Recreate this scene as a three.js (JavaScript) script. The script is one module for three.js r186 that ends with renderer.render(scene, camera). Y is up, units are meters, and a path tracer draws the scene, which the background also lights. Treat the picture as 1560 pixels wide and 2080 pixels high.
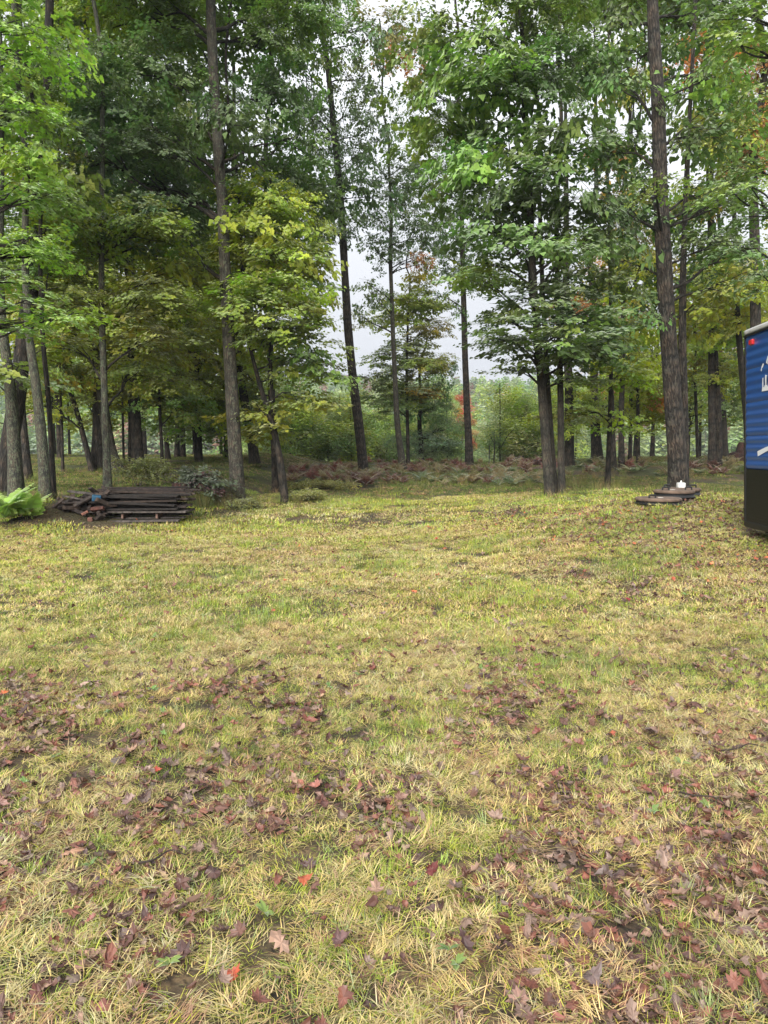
import * as THREE from 'three';
import { mergeGeometries } from 'three/addons/utils/BufferGeometryUtils.js';
import { RoundedBoxGeometry } from 'three/addons/geometries/RoundedBoxGeometry.js';

// ------------------------------------------------------------------ camera, sky, sun, exposure
const EYE = 1.5, FOCAL = 1444, HORIZON = 915, PITCH = Math.atan((1040 - HORIZON) / FOCAL);
const scene = new THREE.Scene();
const camera = new THREE.PerspectiveCamera(2 * Math.atan(1040 / FOCAL) * 180 / Math.PI, 768 / 1024, 0.05, 2000);
camera.position.set(0, EYE, 0);
camera.rotation.x = -PITCH;

const renderer = new THREE.WebGLRenderer({ antialias: true });
renderer.setSize(768, 1024);
renderer.toneMapping = THREE.LinearToneMapping;
renderer.toneMappingExposure = 10.0;
renderer.shadowMap.enabled = true;

{ // overcast sky: the standard overcast distribution, about three times brighter overhead than at the horizon
  const w = 256, h = 128, data = new Float32Array(w * h * 4);
  for (let j = 0; j < h; j++) {
    const el = ((j + 0.5) / h - 0.5) * Math.PI, s = Math.max(0, Math.sin(el));
    for (let i = 0; i < w; i++) {
      const az = (i / w) * Math.PI * 2;
      const cloud = 1 + 0.04 * Math.sin(az * 3 + s * 7) * Math.cos(az * 2 - s * 11) + 0.03 * Math.sin(az * 7 + s * 23);
      const L = 0.176 * (1 + 2.4 * s) / 3 * cloud, o = (j * w + i) * 4;
      const t = Math.min(1, s * 1.6);
      data[o] = L * (1.0 + 0.03 * t); data[o + 1] = L * 1.045; data[o + 2] = L * (1.13 - 0.03 * t); data[o + 3] = 1;
    }
  }
  const sky = new THREE.DataTexture(data, w, h, THREE.RGBAFormat, THREE.FloatType);
  sky.mapping = THREE.EquirectangularReflectionMapping;
  sky.magFilter = THREE.LinearFilter;
  sky.needsUpdate = true;
  scene.background = sky;
  scene.environment = sky;
}
const sun = new THREE.DirectionalLight(new THREE.Color(1, 0.965, 0.9), 0.6);
sun.name = 'sun';
sun.position.set(-18, 33, 40);
sun.target.position.set(0, 0, -14);
sun.castShadow = true;
sun.shadow.radius = 70;
sun.shadow.mapSize.set(4096, 4096);
Object.assign(sun.shadow.camera, { left: -50, right: 50, top: 60, bottom: -60, near: 1, far: 160 });
scene.add(sun, sun.target);
scene.fog = new THREE.FogExp2(new THREE.Color(0.86, 0.92, 1.0), 0.00042);

// ------------------------------------------------------------------ helpers
const V = (x, y, z) => new THREE.Vector3(x, y, z);
function mulberry(a) {
  return () => { a = (a + 0x6d2b79f5) | 0; let t = Math.imul(a ^ (a >>> 15), 1 | a); t = (t + Math.imul(t ^ (t >>> 7), 61 | t)) ^ t; return ((t ^ (t >>> 14)) >>> 0) / 4294967296; };
}
let R = mulberry(11);
const rr = (a, b) => a + (b - a) * R();
const pick = (a) => a[Math.floor(R() * a.length)];
const clamp = (x, a, b) => Math.min(b, Math.max(a, x));
const sm = (a, b, x) => { const t = clamp((x - a) / (b - a), 0, 1); return t * t * (3 - 2 * t); };
const lerp = (a, b, t) => a + (b - a) * t;
function hash(i, j, s) { let n = Math.imul(i, 374761393) + Math.imul(j, 668265263) + Math.imul(s, 1274126177); n = Math.imul(n ^ (n >>> 13), 1274126177); return ((n ^ (n >>> 16)) >>> 0) / 4294967296; }
function noise(x, y, s = 0, px = 0, py = 0) {          // value noise, periodic when px, py are given
  const i = Math.floor(x), j = Math.floor(y), u = x - i, v = y - j, a = u * u * (3 - 2 * u), b = v * v * (3 - 2 * v);
  const w = (k, p) => (p ? ((k % p) + p) % p : k);
  const h = (p, q) => hash(w(p, px), w(q, py), s);
  return lerp(lerp(h(i, j), h(i + 1, j), a), lerp(h(i, j + 1), h(i + 1, j + 1), a), b);
}
function fbm(x, y, s = 0, n = 4, px = 0, py = 0) {
  let t = 0, amp = 0.5, sum = 0;
  for (let k = 0; k < n; k++) { t += amp * noise(x, y, s + k * 17, px, py); sum += amp; amp *= 0.5; x *= 2; y *= 2; px *= 2; py *= 2; }
  return t / sum;
}
// a photo pixel seen at the forward distance d (metres from the camera along the ground)
function P(px, py, d) {
  const x = (px - 780) / FOCAL, y = (1040 - py) / FOCAL, f = Math.cos(PITCH) + Math.sin(PITCH) * y, u = -Math.sin(PITCH) + Math.cos(PITCH) * y;
  return V(x * d / f, EYE + u * d / f, -d);
}
// ground height in metres at x and the forward distance d
function height(x, d) {
  let h = 0.8 * sm(12, 38, d);
  h += 0.42 * sm(-3.3, -5.6, x) * sm(13.6 + 0.5 * Math.sin(x * 1.1), 16.6, d) ;                       // bank at the edge of the wood
  h += 0.30 * Math.exp(-(((x + 7.0) / 0.9) ** 2) - (((d - 14.2) / 1.3) ** 2));                        // spoil beside the lumber pile
  h -= 0.35 * Math.exp(-(((x + 5.25) / 1.35) ** 4) - (((d - 15.1) / 1.25) ** 4)) * sm(14.4, 15.4, d); // hollow that holds the pile
  const dd = d < 13 ? (d - 13) / 3.2 : (d - 13) / 5.5, dx = x < 5.6 ? (x - 5.6) / 2.3 : (x - 5.6) / 5;
  h += 0.61 * Math.exp(-(dx * dx + dd * dd) / 2);                                                       // mound that holds the covers
  h += 0.32 * sm(7, 16, x) * sm(22, 36, d);
  h += 0.05 * (noise(x * 0.5 + 9, d * 0.5, 3) - 0.5) * sm(1, 8, d) + 0.02 * (noise(x * 1.3, d * 1.3, 5) - 0.5);
  if (d > 40) h -= 0.0018 * Math.min(d - 40, 60) ** 2;
  if (d > 100) h -= 0.02 * (Math.min(d, 160) - 100);
  if (d > 190) h += 33 * sm(190, 430, d) + 5 * (noise(x / 60, d / 60, 8) - 0.5);
  return h;
}
const G = (x, d) => V(x, height(x, d), -d);
function onGround(px, py) {                              // where the sight line through a pixel meets the ground
  for (let d = 1.2; d < 80; d *= 1.004) { const p = P(px, py, d); if (p.y <= height(p.x, d)) return G(p.x, d); }
  return null;
}
const tex = (w, h, f, srgb) => {
  const data = new Uint8Array(w * h * 4);
  for (let j = 0; j < h; j++) for (let i = 0; i < w; i++) { const c = f(i, j), o = (j * w + i) * 4; for (let k = 0; k < 3; k++) data[o + k] = clamp(c[k] ?? c[0], 0, 1) * 255; data[o + 3] = 255; }
  const t = new THREE.DataTexture(data, w, h); t.wrapS = t.wrapT = THREE.RepeatWrapping; t.magFilter = THREE.LinearFilter; t.minFilter = THREE.LinearMipmapLinearFilter; t.generateMipmaps = true;
  if (srgb) t.colorSpace = THREE.SRGBColorSpace;
  t.needsUpdate = true; return t;
};
const taken = new Map();
function numbered(name) { const n = taken.get(name) ?? 0; taken.set(name, n + 1); return n ? name + '_' + String(n).padStart(3, '0') : name; }
const shade = (o) => { o.castShadow = o.receiveShadow = true; return o; };
function tag(o, label, category, group, kind) { o.userData = { label, category }; if (group) o.userData.group = group; if (kind) o.userData.kind = kind; return o; }
function thing(name, label, category, group, pos = V(0, 0, 0), turn = 0) {
  const o = new THREE.Group(); o.name = numbered(name); o.position.copy(pos); o.rotation.y = turn; scene.add(o); return tag(o, label, category, group);
}
function part(name, geo, mat, parent) { const m = shade(new THREE.Mesh(geo, mat)); m.name = name; parent.add(m); return m; }
function single(name, geo, mat, label, category, group, kind) { const m = shade(new THREE.Mesh(geo, mat)); m.name = numbered(name); scene.add(m); return tag(m, label, category, group, kind); }
function scatter(name, geo, mat, list, parent = scene) {  // list of [Matrix4, Color]
  const m = shade(new THREE.InstancedMesh(geo, mat, list.length));
  m.name = parent === scene ? numbered(name) : name;
  list.forEach(([x, c], i) => { m.setMatrixAt(i, x); m.setColorAt(i, c); });
  m.userData.kind = 'stuff'; parent.add(m); return m;
}
const C = (r, g, b) => new THREE.Color().setRGB(r, g, b);
const vary = (c, v = 0.15, hue = 0.08) => { const k = 1 + rr(-v, v); return C(c.r * k * (1 + rr(-hue, hue)), c.g * k * (1 + rr(-hue, hue) * 0.5), c.b * k * (1 + rr(-hue, hue))); };
const M4 = (p, q, s) => new THREE.Matrix4().compose(p, q, typeof s === 'number' ? V(s, s, s) : s);
const UPV = V(0, 1, 0);
function quatFor(normal, yaw) { return new THREE.Quaternion().setFromUnitVectors(UPV, normal.clone().normalize()).multiply(new THREE.Quaternion().setFromAxisAngle(UPV, yaw)); }
const geoOf = (pos, col, uv, idx) => {
  const g = new THREE.BufferGeometry(); g.setAttribute('position', new THREE.Float32BufferAttribute(pos, 3));
  if (col) g.setAttribute('color', new THREE.Float32BufferAttribute(col, 3));
  if (uv) g.setAttribute('uv', new THREE.Float32BufferAttribute(uv, 2));
  if (idx) { g.setIndex(idx); g.computeVertexNormals(); }
  return g;
};

// ------------------------------------------------------------------ materials
const barkTexture = (seed, furrow, lichen) => {
  const W = 256, H = 512, hgt = new Float32Array(W * H);
  for (let j = 0; j < H; j++) for (let i = 0; i < W; i++) {
    const wob = fbm(i / 32, j / 32, seed, 3, 8, 16) * 2.2;
    const a = Math.abs(fbm(i / 16 + wob * 0.6, j / 85.33, seed + 5, 3, 16, 6) - 0.5) * 3.2;
    const b = fbm(i / 8, j / 16, seed + 9, 3, 32, 32);
    hgt[j * W + i] = clamp(furrow * Math.min(1, a * 1.5) + (1 - furrow) * b * 1.1, 0, 1);
  }
  const bump = tex(W, H, (i, j) => [hgt[j * W + i]]);
  const map = tex(W, H, (i, j) => {
    const h = hgt[j * W + i], m = 0.36 + 0.64 * h, t = fbm(i / 64, j / 64, seed + 21, 4, 4, 8), l = sm(0.70 - lichen * 0.22, 0.78 - lichen * 0.22, fbm(i / 16, j / 16, seed + 31, 3, 16, 32)) * (lichen > 0 ? 1 : 0) * sm(0.3, 0.6, h);
    const base = [m * (0.92 + 0.2 * (t - 0.5)), m * 0.9, m * (0.86 - 0.1 * (t - 0.5))].map((x) => x * (0.7 + 0.55 * t));
    return base.map((x, k) => lerp(x, [0.9, 1.0, 0.86][k], l * 0.8));
  }, true);
  return { map, bump };
};
const barkMat = (seed, furrow, lichen, color, scale) => { const t = barkTexture(seed, furrow, lichen); return new THREE.MeshStandardMaterial({ color, map: t.map, bumpMap: t.bump, bumpScale: scale, roughness: 0.95 }); };
const BARK = {
  dark: barkMat(1, 0.75, 0, C(0.085, 0.072, 0.06), 0.025),
  brown: barkMat(2, 0.8, 0.1, C(0.105, 0.088, 0.076), 0.03),
  grey: barkMat(3, 0.45, 0.6, C(0.145, 0.132, 0.115), 0.016),
  lichen: barkMat(4, 0.35, 0.9, C(0.15, 0.142, 0.12), 0.014),
  stem: barkMat(5, 0.55, 0.35, C(0.105, 0.094, 0.08), 0.016),
};
const TWIG = new THREE.MeshStandardMaterial({ color: C(0.07, 0.058, 0.048), roughness: 0.95 });
const leafMaterial = (o = {}) => new THREE.MeshPhysicalMaterial({ color: 0xffffff, vertexColors: true, roughness: 1, transmission: 0.56, thickness: 0, clearcoat: 0.12, clearcoatRoughness: 0.4, side: THREE.DoubleSide, ...o });
const LEAF = leafMaterial();
const GRASS = new THREE.MeshStandardMaterial({ color: 0xffffff, vertexColors: true, roughness: 0.8, side: THREE.DoubleSide });
const LITTER = new THREE.MeshPhysicalMaterial({ color: 0xffffff, vertexColors: true, roughness: 0.62, clearcoat: 0.25, clearcoatRoughness: 0.4, side: THREE.DoubleSide });

// ------------------------------------------------------------------ leaf, spray and frond shapes
const half = {
  maple: [[-0.02, 0.05], [-0.06, 0.26], [0.12, 0.22], [0.2, 0.55], [0.33, 0.36], [0.44, 0.42], [0.45, 0.2], [0.66, 0.24], [0.72, 0.11], [1, 0]],
  oak: [[0, 0.04], [0.16, 0.1], [0.24, 0.24], [0.34, 0.1], [0.48, 0.32], [0.58, 0.13], [0.74, 0.27], [0.84, 0.12], [1, 0]],
  ash: [[0.05, 0.05], [0.3, 0.2], [0.62, 0.18], [1, 0]],
  small: [[-0.06, 0.24], [0.24, 0.52], [1, 0]],
  oakfar: [[0.28, 0.25], [0.7, 0.22], [1, 0]],
};
const outline = Object.fromEntries(Object.entries(half).map(([k, h]) => [k, [...h, ...h.slice(0, -1).reverse().map(([x, y]) => [x, -y])]]));
// adds one leaf to the arrays: at p, along direction dir, with face normal nrm
function addLeaf(pos, col, p, dir, nrm, size, shape, c, curl = 0.15) {
  const side = V(0, 0, 0).crossVectors(nrm, dir).normalize(), pts = outline[shape] ?? [], ctr = 0.3;
  const at = (x, y) => p.clone().addScaledVector(dir, x * size).addScaledVector(side, y * size).addScaledVector(nrm, (-curl * (x - ctr) ** 2 + curl * 0.9 * Math.abs(y)) * size);
  if (shape === 'kite') { for (const q of [at(0, 0), at(0.42, 0.36), at(1, 0), at(0, 0), at(1, 0), at(0.42, -0.36)]) { pos.push(q.x, q.y, q.z); col.push(c.r, c.g, c.b); } return; }
  const mid = at(ctr, 0);
  for (let k = 0; k < pts.length; k++) {
    const a = at(...pts[k]), b = at(...pts[(k + 1) % pts.length]);
    for (const q of [mid, a, b]) { pos.push(q.x, q.y, q.z); col.push(c.r, c.g, c.b); }
  }
}
function addStick(pos, col, a, b, w, c) {                 // three-sided twig
  const d = b.clone().sub(a), s = V(0, 0, 0).crossVectors(d, Math.abs(d.y) > 0.9 * d.length() ? V(1, 0, 0) : UPV).normalize(), t = V(0, 0, 0).crossVectors(d, s).normalize();
  const ring = (p, r) => [0, 1, 2].map((k) => p.clone().addScaledVector(s, Math.cos(k * 2.094) * r).addScaledVector(t, Math.sin(k * 2.094) * r));
  const A = ring(a, w), B = ring(b, w * 0.5);
  for (let k = 0; k < 3; k++) for (const q of [A[k], A[(k + 1) % 3], B[k], B[k], A[(k + 1) % 3], B[(k + 1) % 3]]) { pos.push(q.x, q.y, q.z); col.push(c.r, c.g, c.b); }
}
function sprayGeometry(seed, shape, nLeaf, reach, size, flat = 0.16) {
  const keep = R; R = mulberry(seed);
  const pos = [], col = [], brown = C(0.55, 0.42, 0.5);
  const axes = [0, 0.75, -0.7, 0.35, -0.4].map((a, k) => ({ from: V(k ? rr(-0.25, 0.15) * reach : -0.5 * reach, 0, 0), dir: V(Math.cos(a), rr(-0.08, 0.14), Math.sin(a)).normalize(), len: reach * (k ? rr(0.5, 0.75) : 1.05) }));
  for (const x of axes) addStick(pos, col, x.from, x.from.clone().addScaledVector(x.dir, x.len * 0.95), 0.0035, brown);
  for (let k = 0; k < nLeaf; k++) {
    const x = axes[k % axes.length], t = (0.15 + 0.85 * R()) * x.len, p = x.from.clone().addScaledVector(x.dir, t), a = Math.atan2(x.dir.z, x.dir.x) + rr(-1.3, 1.3);
    const dir = V(Math.cos(a), rr(-0.5, 0.12), Math.sin(a)).normalize();
    const nrm = V(rr(-flat * 3, flat * 3), 1, rr(-flat * 3, flat * 3)); nrm.addScaledVector(dir, -nrm.dot(dir)).normalize();
    p.addScaledVector(dir, 0.25 * size).y += rr(-flat, flat) * 0.35;
    const v = rr(0.74, 1.26);
    addLeaf(pos, col, p, dir, nrm, size * rr(0.7, 1.15), shape, C(v * rr(0.9, 1.15), v, v * rr(0.85, 1.15)), 0.22);
  }
  R = keep; return geoOf(pos, col);
}
function mergeSprays(list, placements) {                  // joins pieces, each with its own matrix and tint, into one geometry
  const total = placements.reduce((n, _, k) => n + list[k % list.length].attributes.position.count, 0), pos = new Float32Array(total * 3), col = new Float32Array(total * 3);
  let o = 0;
  placements.forEach(([m, c], k) => {
    const g = list[k % list.length], p = g.attributes.position.array, q = g.attributes.color.array, e = m.elements;
    for (let i = 0; i < p.length; i += 3, o += 3) {
      const x = p[i], y = p[i + 1], z = p[i + 2];
      pos[o] = e[0] * x + e[4] * y + e[8] * z + e[12]; pos[o + 1] = e[1] * x + e[5] * y + e[9] * z + e[13]; pos[o + 2] = e[2] * x + e[6] * y + e[10] * z + e[14];
      col[o] = q[i] * c.r; col[o + 1] = q[i + 1] * c.g; col[o + 2] = q[i + 2] * c.b;
    }
  });
  const g = new THREE.BufferGeometry(); g.setAttribute('position', new THREE.BufferAttribute(pos, 3)); g.setAttribute('color', new THREE.BufferAttribute(col, 3)); return g;
}
function padGeometry(seed, sprays, radius, n, drop = 0.3, thick = 0.17) {  // one layer of foliage at the end of a bough
  const keep = R; R = mulberry(seed);
  const list = [], sx = rr(0.75, 1.2);
  for (let i = 0; i < n; i++) {
    const r = radius * Math.sqrt((i + 0.5) / n) * rr(0.85, 1.1), a = i * 2.4 + rr(-0.4, 0.4), q = V(Math.cos(a) * r * sx, rr(-thick, thick) - drop * (r / radius) ** 2 * radius, Math.sin(a) * r / sx);
    const nrm = V(rr(-0.45, 0.45) + Math.cos(a) * 0.4 * r / radius, 1, rr(-0.45, 0.45) + Math.sin(a) * 0.4 * r / radius), k = rr(0.78, 1.22);
    list.push([M4(q, quatFor(nrm, -a + rr(-0.8, 0.8)), rr(0.85, 1.2)), C(k * rr(0.92, 1.1), k, k * rr(0.9, 1.1))]);
  }
  R = keep; return mergeSprays(sprays, list);
}
function lobeGeometry(seed, n, size) {                     // a ball of foliage one metre in radius, in loose layers
  const keep = R; R = mulberry(seed);
  const pos = [], col = [];
  for (let k = 0; k < n; k++) {
    let u; do { u = V(rr(-1, 1), rr(-1, 1), rr(-1, 1)); } while (u.length() > 1 || R() > 0.35 + 0.65 * u.length());
    u.y = u.y * 0.6 + 0.4 * (Math.round(u.y * 3.5 + 0.5 * Math.sin(u.x * 4) + 0.5 * Math.cos(u.z * 4)) / 3.5);
    if (noise(u.x * 3 + 9, u.z * 3 + u.y * 5, seed) < 0.36) continue;
    const a = rr(0, 6.283), dir = V(Math.cos(a), rr(-0.7, 0.15), Math.sin(a)).normalize(), nrm = V(rr(-0.55, 0.55) + u.x * 0.3, 1, rr(-0.55, 0.55) + u.z * 0.3); nrm.addScaledVector(dir, -nrm.dot(dir)).normalize();
    const v = rr(0.75, 1.25); addLeaf(pos, col, u, dir, nrm, size * rr(0.7, 1.25), 'kite', C(v * rr(0.9, 1.15), v, v * rr(0.85, 1.15)), 0.25);
  }
  R = keep; return geoOf(pos, col);
}
const SPRAY = {
  maple: [sprayGeometry(101, 'maple', 26, 0.62, 0.115), sprayGeometry(102, 'maple', 30, 0.66, 0.11), sprayGeometry(103, 'maple', 22, 0.58, 0.125)],
  oak: [sprayGeometry(111, 'oak', 26, 0.55, 0.15, 0.3), sprayGeometry(112, 'oak', 22, 0.6, 0.16, 0.34)],
  far: [sprayGeometry(104, 'small', 34, 0.62, 0.104), sprayGeometry(105, 'small', 36, 0.64, 0.1)],
  oakfar: [sprayGeometry(113, 'oakfar', 26, 0.55, 0.15, 0.3), sprayGeometry(114, 'oakfar', 22, 0.6, 0.16, 0.34)],
  ash: [sprayGeometry(121, 'ash', 40, 0.6, 0.1, 0.22), sprayGeometry(122, 'ash', 36, 0.55, 0.1, 0.26)],
};
// a bough's foliage: several layers spread through a flattened ball of half width A, with the places of the layers kept for the twigs
function boughGeometry(seed, pads, A, dens) {
  const keep = R; R = mulberry(seed);
  const padR = clamp(0.62 * A, 0.42, 1.1), n = Math.max(3, Math.round(A * 0.9 * A / (padR * padR) * (0.6 * A / 0.3) * 1.05 * dens)), list = [], places = [];
  for (let k = 0; k < n; k++) {
    let u; do { u = V(rr(-1, 1), rr(-1, 1), rr(-1, 1)); } while (u.length() > 1);
    u.multiply(V(A - 0.4 * padR, 0.6 * A, (A - 0.4 * padR) * 0.9));
    const v = rr(0.8, 1.22), sc = padR * rr(0.8, 1.15), lean = V(u.x / A * 0.3 + rr(-0.3, 0.3), 1, u.z / A * 0.3 + rr(-0.3, 0.3));
    list.push([M4(u, quatFor(lean, rr(0, 6.283)), V(sc, sc * rr(0.8, 1.4), sc)), C(v * rr(0.9, 1.16), v, v * rr(0.85, 1.1))]); places.push([u, padR]);
  }
  R = keep; return { geo: mergeSprays(pads, list), places, A };
}
const CLASSES = [0.6, 0.9, 1.3, 1.8];
const BOUGH = Object.fromEntries(['maple', 'oakfar', 'far'].map((k, n) => {
  const big = [1, 2, 3].map((i) => padGeometry(200 + n * 20 + i, SPRAY[k], 1, 14)), small = [4, 5].map((i) => { const g = padGeometry(200 + n * 20 + i, SPRAY[k], 0.5, 5, 0.3, 0.09); g.scale(2, 2, 2); return g; });
  return [k, CLASSES.map((A, c) => ({ full: [1, 2].map((i) => boughGeometry(600 + n * 40 + c * 5 + i, 0.62 * A < 0.66 ? small : big, A, 1)), thin: [boughGeometry(603 + n * 40 + c * 5, 0.62 * A < 0.66 ? small : big, A, 0.6)] }))];
}));
const LOBE = [141, 142, 143, 144].map((i) => lobeGeometry(i, 800, 0.135)), COARSE = [151, 152, 153].map((i) => lobeGeometry(i, 420, 0.2));
const LEAFCOL = {
  dark: C(0.125, 0.235, 0.035), blue: C(0.155, 0.26, 0.075), mid: C(0.19, 0.32, 0.036), olive: C(0.32, 0.40, 0.026), yellowgreen: C(0.35, 0.46, 0.025), lime: C(0.27, 0.48, 0.04),
  yellow: C(0.55, 0.43, 0.04), orange: C(0.6, 0.27, 0.05), red: C(0.5, 0.08, 0.04), pale: C(0.34, 0.43, 0.14), grey: C(0.20, 0.30, 0.13),
};

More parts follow.
